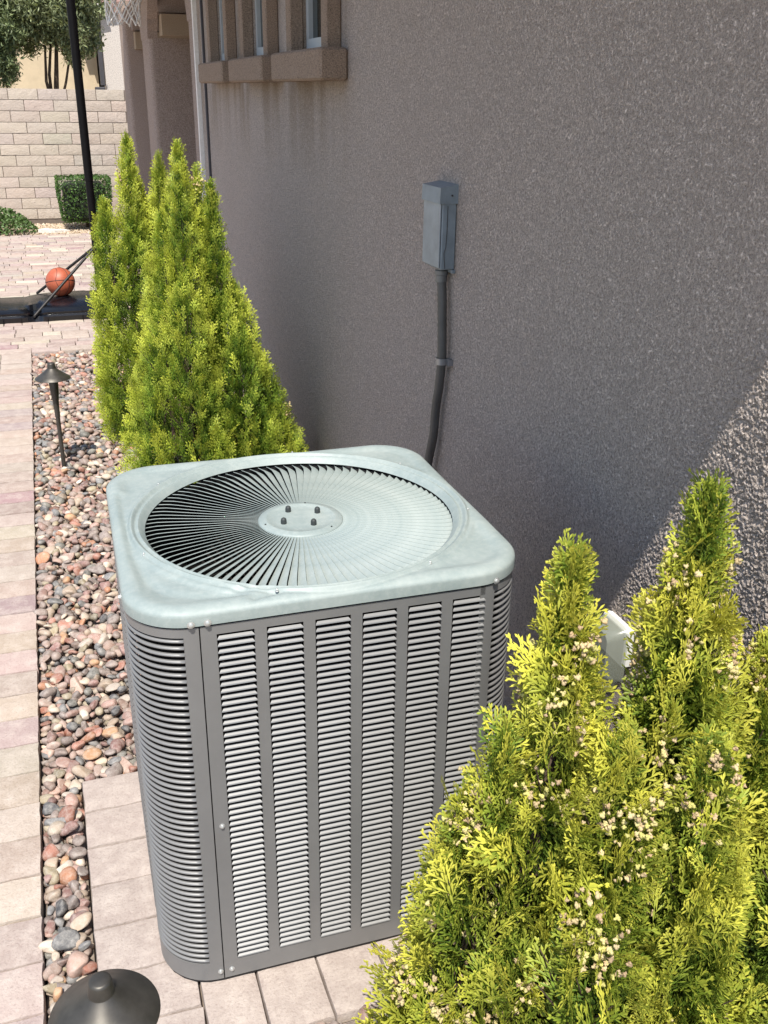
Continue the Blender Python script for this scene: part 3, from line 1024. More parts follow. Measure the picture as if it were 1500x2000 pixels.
def lid_h(x, y):
    d_ = sdf_in(x, y); r = math.hypot(x - CX, y - CY)
    z = ZLID
    w = .026
    if d_ < w:
        t = 1 - max(d_, 0) / w; z -= .016 * (1 - math.sqrt(max(0, 1 - t * t)))
    z += .0048 * math.exp(-((r - .3925) / .0048) ** 2) - .004 * math.exp(-((r - .382) / .004) ** 2) - .002 * math.exp(-((r - .401) / .0035) ** 2)
    if r < .376: z -= .016 * min(1, (.376 - r) / .015) ** 1.2
    z -= .0060 * math.exp(-(crease(x, y) / .0095) ** 2) * (1 if x < .05 else 0)
    # drawn relief: each corner is sunk between the rim and the fan ring
    def sm(a):
        a = min(1, max(0, a)); return a * a * (3 - 2 * a)
    z -= .0065 * sm((d_ - .030) / .022) * sm((r - .403) / .016)
    z += .0011 * math.sin(x * 9 + 1) * math.sin(y * 11)
    return z
NT = 360
rows = [R0 + (.384 - R0) * t for t in np.linspace(0, 1, 9)]
V, F = [], []
for i in range(NT):
    th = 2 * PI * i / NT
    Rm = rr_dist(th)
    rs = list(rows) + [.384 + (Rm - .384) * t for t in [.03, .06, .09, .12, .15, .18, .21, .25, .3, .36, .43, .50, .58, .66, .74, .82, .88, .93, .96, .98, .992, 1.0]]
    for j, r in enumerate(rs):
        x, y = CX + r * math.cos(th), CY + r * math.sin(th)
        V.append((x, y, lid_h(x, y)))
    x, y = CX + Rm * math.cos(th), CY + Rm * math.sin(th)
    V.append((x, y, .9535)); V.append((x * .988, y * .988, .9535))
m = len(V) // NT
for i in range(NT):
    a, b_ = i * m, ((i + 1) % NT) * m
    for k in range(m - 1): F.append((a + k, a + k + 1, b_ + k + 1, b_ + k))
me = mesh_np('top_cover', V, F, M['cover'])
me.polygons.foreach_set('use_smooth', [True] * len(me.polygons)); me.set_sharp_from_angle(angle=math.radians(55))
link('top_cover', me, ac)
# near-black strip added as the shadow in the gap under the lid skirt
V, F = [], []
for i in range(n):
    x, y = path(PER * i / n, -.003); V += [(x, y, .94), (x, y, .958)]
for i in range(n):
    a, b_ = i * 2, ((i + 1) % n) * 2; F.append((a, b_, b_ + 1, a + 1))
link('shadow_gap', mesh_np('shadow_gap', V, F, M['interior'], smooth=True), ac)
# vanes
NVA = 98
def vane():
    V, F = [], []
    al = math.radians(25)
    st = [(.095, .0068, 0), (.16, .0110, 0), (.24, .0163, 0), (.310, .0208, 0), (.336, .0220, .0015), (.350, .0220, .006), (.363, .019, .013)]
    for r, w, cu in st:
        w0 = w - .0006
        for e in (0, 1, 2):
            q = min(e, 1)
            t_ = cu + (q - .5) * w0 * math.cos(al)
            z = .9675 + (q - 1) * w0 * math.sin(al) + (.0028 * r if e == 2 else 0)
            V.append((r, t_, z))
    for i in range(len(st) - 1):
        for e in (0, 1):
            F.append((i * 3 + e, i * 3 + 3 + e, i * 3 + 4 + e, i * 3 + 1 + e))
    nv_ = len(V)
    V2 = [(x, y + .0004, z - .0005) for x, y, z in V]
    F2 = [(tuple(reversed([i + nv_ for i in f]))) for f in F]
    F3 = []
    for i in range(len(st) - 1):
        F3.append((i * 3 + 2, i * 3 + 5, i * 3 + 5 + nv_, i * 3 + 2 + nv_)); F3.append((i * 3 + nv_, i * 3 + 3 + nv_, i * 3 + 3, i * 3))
    return V + V2, F + F2 + F3
vv, vf = vane()
vme = mesh_np('grille_vane', vv, vf, M['cover'])
for i in range(NVA):
    link('grille_vane', vme, ac, loc=(CX, CY, 0), rot=(0, 0, 2 * PI * i / NVA))
hb = MB()
hb.lathe([(0, .970), (.056, .971), (.076, .9705), (.080, .9730), (.084, .9730), (.088, .971), (.098, .9705), (.101, .967), (.101, .955)], 64, (CX, CY, 0))
hb.build('grille_hub', M['cover'], ac, angle=60)
for k in range(4):
    a = math.radians(24 + 90 * k); x, y = CX + .050 * math.cos(a), CY + .050 * math.sin(a)
    b2 = MB(); b2.lathe([(.0070, 0), (.0070, .009), (.006, .013), (.003, .0155), (0, .016)], 12, (x, y, .970))
    b2.build('rubber_cap', M['rubber'], ac, angle=60)
rs_ = MB()
for k in range(3):
    a = math.radians(70 + 120 * k); rs_.lathe([(.0025, 0), (.002, .002), (0, .0022)], 8, (CX + .0895 * math.cos(a), CY + .0895 * math.sin(a), .9705))
rs_.build('hub_rivet', M['rubber'], ac)
def screw(p, axis_out, r=.0062):
    s_ = MB()
    s_.lathe([(r * 1.25, 0), (r * 1.25, .0012), (r * .8, .0014), (r * .75, .005), (r * .4, .006), (0, .006)], 10)
    o = s_.build('screw', M['steel_screw'], ac, angle=40)
    o.location = p; o.rotation_euler = Vector(axis_out).to_track_quat('Z', 'Y').to_euler()
screw((-SEAM - .016, -HY - .0045, .959), (0, -1, 0)); screw((-SEAM + .016, -HY - .0045, .959), (0, -1, 0))
screw((.336, -HY - .0010, .959), (.32, -.94, 0))
screw((-SEAM + .018, -HY, .455), (0, -1, 0), .005)
screw((-SEAM - .008, -HY, .034), (0, -1, 0), .005); screw((-SEAM + .018, -HY, .034), (0, -1, 0), .005)
screw((-HX - .004, -.26, .959), (-1, 0, 0))
for a in (35, 80, 140, 200, 250, 300, 345):
    a = math.radians(a); screw((CX + .399 * math.cos(a), CY + .399 * math.sin(a), ZLID - .001), (0, 0, 1), .0032)
# fan assembly
sh = MB(); sh.lathe([(.366, .965), (.364, .84), (.367, .84), (.369, .965)], 64, (CX, CY, 0)); sh.build('shroud', M['interior'], ac, smooth=True)
mo = MB(); mo.lathe([(0, .76), (.07, .76), (.075, .78), (.075, .93), (.06, .945), (0, .945)], 24, (CX, CY, 0)); mo.build('motor', M['interior'], ac, angle=50)
for k in range(3):
    V = []; 
    for i, r in enumerate(np.linspace(.07, .325, 7)):
        wd = .34 + .25 * i / 6
        for j, u in enumerate(np.linspace(-.5, .5, 6)):
            a = u * wd * 1.6 + 2 * PI * k / 3 + .9 + i * .05
            V.append((CX + r * math.cos(a), CY + r * math.sin(a), .87 + .055 * u + .012 * (1 - (2 * u) ** 2)))
    F = []
    for i in range(6):
        for j in range(5):
            F.append((i * 6 + j, (i + 1) * 6 + j, (i + 1) * 6 + j + 1, i * 6 + j + 1))
    o = link('fan_blade', mesh_np('fan_blade', V, F, M['fan'], smooth=True), ac)
    so = o.modifiers.new('s', 'SOLIDIFY'); so.thickness = .003

# ================================================================== DISCONNECT BOX + CONDUIT
dc = empty('disconnect_box', (WX, 3.095, 1.36))
tag(dc, 'weathered grey electrical disconnect box mounted on the shaded stucco wall', 'electrical box')
mboxp = simple('grey_box_paint', (.20, .235, .26), .45, var=.18, scale=14, bmp=.15, bscale=90)
mcovp = simple('grey_box_cover_paint', (.27, .30, .32), .38, var=.22, scale=9)
b = MB(); b.box(-.052, -.001, -.078, .078, .0, .262, .003); b.build('body', mboxp, dc)
b = MB(); b.box(-.0585, -.0535, -.075, .075, .006, .215, .0015); b.build('door', mcovp, dc)
# hood cap
b = MB()
b.add([(-.064, -.083, .212), (-.064, .083, .212), (-.0, .083, .212), (0, -.083, .212), (-.062, -.083, .262), (-.062, .083, .262), (0, .083, .272), (0, -.083, .272)],
      [(0, 3, 2, 1), (4, 5, 6, 7), (0, 4, 7, 3), (1, 2, 6, 5), (0, 1, 5, 4), (2, 3, 7, 6)])
b.build('hood', mboxp, dc)
b = MB(); b.lathe([(0, -.0035), (.003, -.003), (.0034, 0)], 8, (-.022, -.0835, .238), 'y'); b.build('screw', M['wire'], dc)
b = MB(); b.tube([(-.034, -.0795, .205), (-.034, -.0797, .12), (-.036, -.0797, .075), (-.042, -.0797, .055), (-.040, -.0797, .03), (-.037, -.0797, .004)], .0012, 5); b.build('seam', M['wire'], dc)
b = MB(); b.box(-.012, -.001, -.085, .085, -.012, -.0005, .001); b.build('flange', mboxp, dc)

cd = empty('conduit', (WX - .028, 3.07, 1.36))
tag(cd, 'dark flexible conduit bowing down the stucco wall from the electrical box', 'conduit')
pts = [(0, -.005, -.02), (.001, -.018, -.10), (.0, -.030, -.20), (0, -.038, -.30), (0, -.025, -.40), (0, .0, -.50), (0, .012, -.60), (-.005, .035, -.70), (-.01, .06, -.82), (-.012, .085, -1.0), (-.03, .07, -1.2), (-.1, .0, -1.30)]
# smooth + corrugation
P = []; Rr = []
pv = [Vector(p) for p in pts]
for i in range(len(pv) - 1):
    p0 = pv[max(i - 1, 0)]; p1 = pv[i]; p2 = pv[i + 1]; p3 = pv[min(i + 2, len(pv) - 1)]
    for k in range(10):
        t = k / 10
        P.append(.5 * ((2 * p1) + (-p0 + p2) * t + (2 * p0 - 5 * p1 + 4 * p2 - p3) * t * t + (-p0 + 3 * p1 - 3 * p2 + p3) * t ** 3))
        Rr.append(.0158 + (.0008 if k % 2 else 0))
b = MB(); b.tube(P, Rr, 14); b.build('hose', M['conduit'], cd, angle=40)
b = MB(); b.lathe([(.0185, -.048), (.0205, -.046), (.0205, -.024), (.023, -.022), (.023, -.008), (.017, -.006), (.017, .0)], 12, (0, -.005, 0)); b.build('connector', simple('zinc_fitting', (.16, .165, .165), .4, metal=.4), cd, angle=40)
b = MB(); b.lathe([(.0178, -.011), (.0205, -.011), (.0205, .011), (.0178, .011)], 16, (0, -.0375, -.315)); b.box(.012, .027, -.075, -.045, -.326, -.304); b.build('strap', M['strap'], cd, angle=40)
# little coil of control wire
wp = [(.01, .09, -.80)]
for k in range(48):
    a = k * .9; wp.append((-.004 + .012 * math.cos(a), .105 + .002 * k / 10, -.82 - .0012 * k + .010 * math.sin(a)))
wp += [(.005, .11, -.93), (.0, .12, -1.02), (-.03, .10, -1.2)]
b = MB(); b.tube(wp, .0022, 5); o = b.build('control_wire', M['wire'])
o.location = cd.location
tag(o, 'thin dark coiled wire beside the lower end of the conduit', 'wire')

# outdoor outlet with clear bubble cover
ob = empty('outlet_cover', (WX, 1.815, .535))
tag(ob, 'cloudy clear plastic bubble cover on a white wall outlet behind the yellow shrubs', 'outlet cover')
b = MB(); b.box(-.030, -.001, -.058, .058, .030, .140, .006); b.build('base', simple('white_plastic', (.74, .74, .70), .45, var=.08), ob)
m_, nt_, bb_ = new_mat('cloudy_plastic')
bb_.inputs['Base Color'].default_value = (.27, .29, .235, 1); bb_.inputs['Roughness'].default_value = .25
bb_.inputs['Alpha'].default_value = .58; bb_.inputs['Transmission Weight'].default_value = .0
def bubble():
    m = MB(); rings = []
    secs = [(-.031, 0, 0), (-.040, .002, .002), (-.066, .008, .010), (-.080, .018, .020)]
    for x, iy, iz in secs:
        y0, y1, z0, z1 = -.070 + iy, .045 - iy, -.015 + iz, .152 - iz; r = .022; pl = []
        for (cy0, cz0, a0) in ((y1, z1, 0), (y0, z1, 1), (y0, z0, 2), (y1, z0, 3)):
            sy = 1 if cy0 == y1 else -1; sz_ = 1 if cz0 == z1 else -1
            for k in range(5):
                a = (a0 + k / 4) * PI / 2
                pl.append((x, cy0 - sy * r + r * math.cos(a), cz0 - sz_ * r + r * math.sin(a)))
        rings.append(pl)
    V = [p for r_ in rings for p in r_]; nn = 20; F = []
    for i in range(3):
        for k in range(nn):
            k2 = (k + 1) % nn; F.append((i * nn + k, i * nn + k2, (i + 1) * nn + k2, (i + 1) * nn + k))
    F.append(tuple(3 * nn + k for k in range(nn)))
    m.add(V, F); return m
bubble().build('bubble', m_, ob, angle=40)
b = MB(); b.box(-.076, -.035, -.05, .03, -.032, -.014, .004); b.build('clip', m_, ob)

# ================================================================== PATH LIGHTS
mlamp = simple('dark_bronze', (.075, .069, .060), .46, metal=.6, var=.25, scale=25)
def path_light(loc, label, top=.505, lean=(0, 0)):
    t = empty('path_light', loc)
    tag(t, label, 'path light', 'bronze path lights in the rock bed')
    s = MB(); s.tube([(0, 0, -.03), (lean[0] * .4, lean[1] * .4, .32)], .0115, 14); s.build('stem', mlamp, t, angle=50)
    s = MB(); s.lathe([(.0135, .30), (.0140, .34), (.0165, .39), (.0215, .43), (.0245, top - .036), (.0235, top - .034)], 24); s.build('socket', mlamp, t, angle=50)
    s = MB()
    s.lathe([(.086, top - .020), (.0915, top - .019), (.0905, top - .016), (.068, top - .001), (.040, top + .020), (.0235, top + .0345), (.021, top + .0375)], 56)
    s.lathe([(.0195, top + .028), (.062, top - .005), (.086, top - .020)], 56)
    s.build('shade', mlamp, t, angle=40)
    s = MB(); s.lathe([(.0225, top + .034), (.0215, top + .040), (.0195, top + .058), (.0180, top + .0625), (.014, top + .0645), (0, top + .0645)], 32); s.build('cap', mlamp, t, angle=50)
    return t
path_light((-.048, 5.229, -.02), 'far bronze path light standing in the rock bed beside the walkway', .53)
path_light((-.058, 1.215, -.02), 'near bronze path light cut off by the bottom edge of the photo', .518)

# ================================================================== BASKETBALL HOOP
HYc = 9.34
hp = empty('basketball_hoop', (.43, HYc, 0))
tag(hp, 'portable basketball hoop with black pole, white net and wide black base', 'basketball hoop')
PR = .037
b = MB(); b.tube([(0, 0, .10), (0, 0, 1.15)], PR * .92, 20); b.tube([(0, 0, 1.151), (0, 0, 3.05)], PR, 20)
b.build('pole', M['black_metal'], hp, angle=50)
# base tank, long axis along x
def base_tank():
    x0, x1 = -1.55, .17
    n = 60; V = []; F = []
    # cross-section rows in y with stepped ribs, height profile
    sec = [(-.37, .0), (-.385, .045), (-.365, .062), (-.372, .082), (-.350, .095), (-.345, .112), (-.305, .128), (-.22, .150), (-.05, .160), (.08, .160), (.22, .150), (.31, .128), (.365, .09), (.385, .04), (.37, .0)]
    m = len(sec)
    for i in range(n + 1):
        u = i / n; x = x0 + (x1 - x0) * u
        e = min(u, 1 - u); k = min(1, e / .08); k = math.sqrt(max(0, 1 - (1 - k) ** 2)) * .25 + .75
        dip = math.exp(-((x + .78) / .22) ** 2)
        for (y, z) in sec:
            zz = z * (.55 + .45 * k) * (1 - .28 * dip * (abs(y) < .33))
            notch = math.exp(-((x + .59) / .05) ** 2)
            yy = y * (.86 + .14 * k)
            if y < -.3: yy += .085 * notch * (z > .03); zz -= .04 * notch * (z > .06)
            if abs(y) < .3 and i % 10 < 2 : zz -= .004
            V.append((x, yy, max(0, zz)))
    for i in range(n):
        for k in range(m - 1):
            F.append((i * m + k, (i + 1) * m + k, (i + 1) * m + k + 1, i * m + k + 1))
    F.append(tuple(reversed(range(m)))); F.append(tuple(n * m + k for k in range(m)))
    me = mesh_np('base', V, F, M['black_plastic'])
    me.polygons.foreach_set('use_smooth', [True] * len(me.polygons)); me.set_sharp_from_angle(angle=math.radians(35))
    return me
link('base', base_tank(), hp)
for ye, xe, ze in ((-.335, -.60, .045), (.30, -.56, .13)):
    b = MB(); b.tube([(xe, ye, ze), (-.03, .02 if ye > 0 else -.03, .56)], .0125, 10)
    b.lathe([(0, -.02), (.010, -.018), (.010, .018), (0, .02)], 10, (xe, ye, ze), 'y')
    b.build('strut', M['strut_metal'], hp, angle=50)
b = MB(); b.lathe([(.055, -.02), (.055, .02), (.02, .022), (0, .022)], 20, (.17, -.25, .055), 'y'); b.build('wheel', M['rubber'], hp); b = MB(); b.lathe([(.055, -.02), (.055, .02), (.02, .022), (0, .022)], 20, (.17, .25, .055), 'y'); b.build('wheel', M['rubber'], hp)
RZ = 2.84; RXc = .43
b = MB(); b.tube([(RXc + .225 * math.cos(t), .225 * math.sin(t), RZ) for t in np.linspace(0, 2 * PI, 49)], .009, 8); b.build('rim', M['rim'], hp, smooth=True)
b = MB(); b.box(.10, .13, -.55, .55, RZ - .05, RZ + .68, .006); b.build('backboard', M['white_board'], hp)
b = MB(); b.box(0, .10, -.06, .06, RZ + .02, RZ + .2); b.box(.13, .22, -.05, .05, RZ - .01, RZ + .01); b.build('bracket', M['black_metal'], hp)
# net: 12 cords crossing as diamonds
b = MB(); NC = 12
levels = [(0, .225), (.11, .200), (.19, .172), (.26, .150), (.325, .135), (.385, .132), (.435, .138)]
sway = lambda d_: (.015 * d_, .02 * d_)
def npnt(k, i):
    d_, r = levels[i]; a = 2 * PI * (k + (.5 if i % 2 else 0)) / NC + .1
    j1 = .010 * math.sin(k * 2.3 + i * 1.7) * min(1, i / 2); j2 = .012 * math.sin(k * 3.1 + i)
    return (RXc + (r + j1) * math.cos(a) - .03 * d_, (r + j1) * math.sin(a), RZ - d_ + (j2 if i else 0))
for i in range(len(levels) - 1):
    for k in range(NC):
        for dk in ((0, -1) if i % 2 == 0 else (0, 1)):
            p, q = Vector(npnt(k, i)), Vector(npnt(k + dk, i + 1))
            b.tube([p, q], .0058 if i else .004, 5, caps=False)
for i in range(1, len(levels)):
    for k in range(NC):
        p = npnt(k, i); b.lathe([(0, -.012), (.010, -.005), (.010, .005), (0, .012)], 5, p)
b.build('net', M['net'], hp)

# basketball on the base
bl = empty('basketball', (.085, 9.33, .128 + .150))
tag(bl, 'orange basketball resting on the black hoop base behind the strut', 'ball')
def ball_mat():
    m, nt, b = new_mat('basketball_leather')
    p = obj_pos(nt)
    n1 = noise_node(nt, 12, 4, .6, p)
    v = nt.nodes.new('ShaderNodeTexVoronoi'); v.inputs['Scale'].default_value = 160; nt.links.new(p, v.inputs['Vector'])
    c = ramp(nt, n1.outputs['Fac'], [(.3, (.34, .075, .035)), (.7, (.44, .115, .055))])
    nt.links.new(c.outputs[0], b.inputs['Base Color']); b.inputs['Roughness'].default_value = .5
    bump(nt, b, v.outputs['Distance'], .3, .001)
    return m
V = ICO2[0]; 
s_ = icosphere(3)
link('cover', mesh_np('cover', s_[0] * .128, s_[1], ball_mat(), smooth=True), bl)
b = MB()
for ax in range(2):
    pts = []
    for t in np.linspace(0, 2 * PI, 49):
        c, s = math.cos(t) * .1275, math.sin(t) * .1275
        pts.append((c, s, 0) if ax == 0 else (0, c, s))
    b.tube(pts, .0032, 6)
for sgn in (-1, 1):
    pts = []
    for t in np.linspace(0, 2 * PI, 65):
        y_ = .128 * math.cos(t); 
        p = Vector((sgn * (.075 + .028 * math.cos(2 * t)), math.cos(t), math.sin(t)))
        v = Vector((p.x / .128, p.y, p.z)); v = Vector((v.x, v.y * math.sqrt(max(0, 1 - v.x ** 2)), v.z * math.sqrt(max(0, 1 - v.x ** 2))))
        pts.append(v * .1275)
    b.tube(pts, .0022, 6)
sm = b.build('seam', simple('ball_seam', (.03, .012, .01), .6), bl)
bl.rotation_euler = (math.radians(-14), math.radians(8), math.radians(35))

# ================================================================== BLOCK WALL
BWY = 16.1
bw = empty('block_wall', (0, BWY, 0))
tag(bw, 'tan split face concrete block wall behind the patio', 'wall')
m = MB(); m.box(-4.2, 1.46, .014, .19, -.05, 1.885); m.build('mortar', M['mortar'], bw)
def block_mesh(seed, L=.402, Hh=.1445, half=False):
    r = np.random.default_rng(seed); nx, nz = 5, 2; V = []; F = []
    if half: L = .200
    for j in range(nz + 1):
        for i in range(nx + 1):
            e = (i in (0, nx)) or (j in (0, nz))
            V.append((-L / 2 + L * i / nx, (.006 if e else 0) + r.normal(0, .0016), -Hh / 2 + Hh * j / nz))
    w = nx + 1
    for j in range(nz):
        for i in range(nx): F.append((j * w + i, j * w + i + 1, (j + 1) * w + i + 1, (j + 1) * w + i))
    ring = list(range(w)) + [j * w + nx for j in range(1, nz + 1)] + [nz * w + i for i in range(nx - 1, -1, -1)] + [j * w for j in range(nz - 1, 0, -1)]
    b = len(V)
    for k in ring: V.append((V[k][0], .20, V[k][2]))
    for k in range(len(ring)):
        k2 = (k + 1) % len(ring); F.append((ring[k2], ring[k], b + k, b + k2))
    F.append(tuple(reversed(range(b, len(V)))))
    me = mesh_np('block', V, F, M['block']); me.polygons.foreach_set('use_smooth', [True] * len(me.polygons)); me.set_sharp_from_angle(angle=math.radians(50))
    return me
bms = [block_mesh(i) for i in range(6)]
CH = .1525
for row in range(12):
    zc = 1.89 - CH * (row + .5)
    for k in range(-9, 4):
        xc = .143 + .412 * k + (.206 if row % 2 == 0 else 0)
        if xc - .2 > 1.35: continue
        o = link('block', bms[int(rng.integers(0, 6))], bw, loc=(xc, rng.normal(0, .0015), zc), rot=(0, 0, 0))
        c = np.array((.49, .42, .355)) * (1 + rng.normal(0, .035)) + rng.normal(0, .006, 3)
        o.color = (*c, 1)

# ================================================================== NEIGHBOUR HOUSE
nh = empty('neighbour_house', (0, 20, 0))
tag(nh, 'cream neighbouring house with brown tiled eave beyond the block wall', 'house')
m = MB(); m.box(-6, 1.30, 0.4, 6, -.1, 6.0); m.build('wall', M['cream'], nh)
m = MB(); m.box(1.405, 4.5, 0.0, 6, -.1, 5.6); m.build('side_wall', M['pale_stucco'], nh)
m = MB(); m.box(1.31, 1.395, .02, .12, 1.95, 3.25, .01); m.box(1.20, 1.38, -.0, .12, 1.86, 1.93, .01); m.build('downspout', M['downpipe'], nh)
m = MB()
m.add([(.95, -.10, 3.10), (4.5, -.10, 3.35), (4.5, .6, 3.35), (.95, .6, 3.10), (.95, -.10, 3.28), (4.5, -.10, 3.53), (4.5, .6, 3.9), (.95, .6, 3.6)],
      [(0, 3, 2, 1), (4, 5, 6, 7), (0, 1, 5, 4), (1, 2, 6, 5), (2, 3, 7, 6), (3, 0, 4, 7)])
m.build('roof', M['rooftile'], nh)
m = MB(); m.tube([(1.03, -.17, 3.20), (1.5, -.15, 3.25)], .05, 12); m.build('gutter', M['gutter_white_sunlit_strip'], nh, angle=50)

# ================================================================== PLANTS
def twig(base, tip, w):
    """flattened scale-leaf twig: 5 verts, 4 tris, ridge raised"""
    return base, tip, w

def frond_template(seed, nside=9, sub=3, detail=True):
    """flat spray in the xz plane, growing along +z, length 1. returns V(n,3), F(m,3), u(n) (0 base .. 1 tip)"""
    r = np.random.default_rng(seed)
    V, F, U = [], [], []
    def add(b, t, w, u0, u1):
        b = np.array(b, float); t = np.array(t, float); d = t - b; L = np.linalg.norm(d)
        if L < 1e-4: return
        n = np.array([d[2], 0, -d[0]]) / L
        k = len(V); mid = b + d * .64
        if detail:
            V.extend([b, mid + n * w, mid - n * w, t, mid + np.array([0, w * .8, 0])])
            F.extend([(k, k + 1, k + 4), (k + 1, k + 3, k + 4), (k + 3, k + 2, k + 4), (k + 2, k, k + 4)])
            U.extend([u0, (u0 + u1) / 2, (u0 + u1) / 2, u1, (u0 + u1) / 2])
        else:
            lo = np.array([0, -w * .55, 0])
            V.extend([b, mid + n * w + lo, mid - n * w + lo, t])
            F.extend([(k, k + 1, k + 3), (k, k + 3, k + 2)])
            U.extend([u0, (u0 + u1) / 2, (u0 + u1) / 2, u1])
    bend = r.normal(0, .10)
    def stem(t): return np.array([bend * t * t, r.normal(0, .004) - .12 * t * t * 0, t])
    pts = [stem(t) for t in np.linspace(0, 1, 6)]
    for a, b_, i in zip(pts[:-1], pts[1:], range(5)):
        add(a - (b_ - a) * .1, b_ + (b_ - a) * .1, .026, i / 5 * .6, (i + 1) / 5 * .6 + .05 * i)
    for i in range(nside):
        t = .12 + .84 * i / (nside - 1)
        base = np.array([bend * t * t, 0, t]); sgn = 1 if i % 2 else -1
        ang = math.radians(r.uniform(32, 48)); L = (.50 * (1 - t) ** .8 + .13) * r.uniform(.8, 1.15)
        d = np.array([sgn * math.sin(ang), r.normal(0, .10), math.cos(ang)])
        tip = base + d * L
        nseg = 2
        add(base, base + d * L * .6, .022 if detail else .026, t * .6, t * .6 + .25); add(base + d * L * .45, tip, .024 if detail else .029, t * .6 + .2, min(1, t * .6 + .5))
        ns = max(1, int(round(sub * (L / .4))) ) if detail else max(0, int(round(sub * (L / .5))))
        for k in range(ns):
            q = (k + .6) / (ns + .4); s2 = sgn * (1 if k % 2 else -1)
            a2 = math.radians(r.uniform(28, 45)) * s2
            d2 = np.array([d[0] * math.cos(a2) + d[2] * math.sin(a2), d[1] + r.normal(0, .1), -d[0] * math.sin(a2) + d[2] * math.cos(a2)])
            L2 = (L * .42 * (1 - q) + .075) * r.uniform(.85, 1.2)
            b2 = base + d * L * q
            add(b2, b2 + d2 * L2, .023 if detail else .027, t * .6 + .2, min(1, t * .6 + .5))
    return np.array(V), np.array(F), np.clip(np.array(U), 0, 1)

FR_NEAR = [frond_template(10 + i, 9, 3.3) for i in range(10)]
FR_FAR = [frond_template(40 + i, 7, 2, False) for i in range(6)]
YEL = np.array((.60, .575, .085)); GRN = np.array((.130, .225, .028)); SHADE_GRN = np.array((.014, .034, .009)); TAN = np.array((.56, .45, .26))

def instance_set(tmpl, O, A, Nn, Lc, gain, r):
    """O origins, A growth axis, Nn normal of spray plane, Lc length. returns V,F,C"""
    Vt, Ft, Ut = tmpl; n = len(O); nv = len(Vt)
    X = np.cross(Nn, A); X /= np.linalg.norm(X, axis=1)[:, None]
    Yv = np.cross(A, X)
    droop = r.normal(0.0, .18, n)
    z = Vt[:, 2]
    P = (Vt[None, :, 0:1] * X[:, None, :] + (Vt[None, :, 1:2] + (droop[:, None] * z[None, :] ** 2)[:, :, None]) * Yv[:, None, :] + Vt[None, :, 2:3] * A[:, None, :]) * Lc[:, None, None] + O[:, None, :]
    # colour: gain 0 = green darkened with painted inner-crown shade, 1 = golden new growth; tips are always more golden
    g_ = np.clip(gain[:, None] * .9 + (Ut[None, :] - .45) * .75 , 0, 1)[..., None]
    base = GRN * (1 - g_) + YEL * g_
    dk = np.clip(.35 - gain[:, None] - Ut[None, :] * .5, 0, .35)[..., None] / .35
    C = base * (1 - dk) + SHADE_GRN * dk
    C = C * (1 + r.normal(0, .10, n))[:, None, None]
    F = (Ft[None] + (np.arange(n) * nv)[:, None, None]).reshape(-1, 3)
    return P.reshape(-1, 3), F, np.clip(C.reshape(-1, 3), .01, .8)

def spire_points(sp, n, r, inner=.0):
    """sp = (bx,by,bz, tx,ty,tz, radius, sharp). sample points near its surface"""
    bx, by, bz, tx, ty, tz, R, sh = sp
    t = 1 - (1 - r.random(n)) ** .62 if True else r.random(n)
    t = r.random(n * 3) ** 1.05
    t = t[r.random(n * 3) < .22 + .78 * np.clip(1 - t ** sh, 0, 1) ** .8][:n]
    t = np.resize(t, n)
    ph = r.uniform(0, 2 * PI, n)
    rad = R * np.clip(1 - t ** sh, 0, 1) ** .8 * (.82 + .18 * np.minimum(1, t / .12)) + .012
    # plates: vertical folds so the crown breaks into sprays with gaps between
    fold = .71 + .27 * np.sin(ph * 7 + 2.2 * np.sin(t * 5 + bx * 9) + by * 13) + .14 * vnoise(ph * 2.1 + bx * 31, t * 5.5 * (tz - bz) + by * 17, 77)
    depth = 1 - np.abs(r.normal(0, .11, n)); deep = r.random(n) < .26
    depth[deep] = r.uniform(.25, .75, deep.sum())
    rr = rad * fold * depth
    ax = np.stack([bx + (tx - bx) * t, by + (ty - by) * t, bz + (tz - bz) * t], 1)
    out = np.stack([np.cos(ph), np.sin(ph), np.zeros(n)], 1)
    return ax + out * rr[:, None], out, t, rad, depth * fold

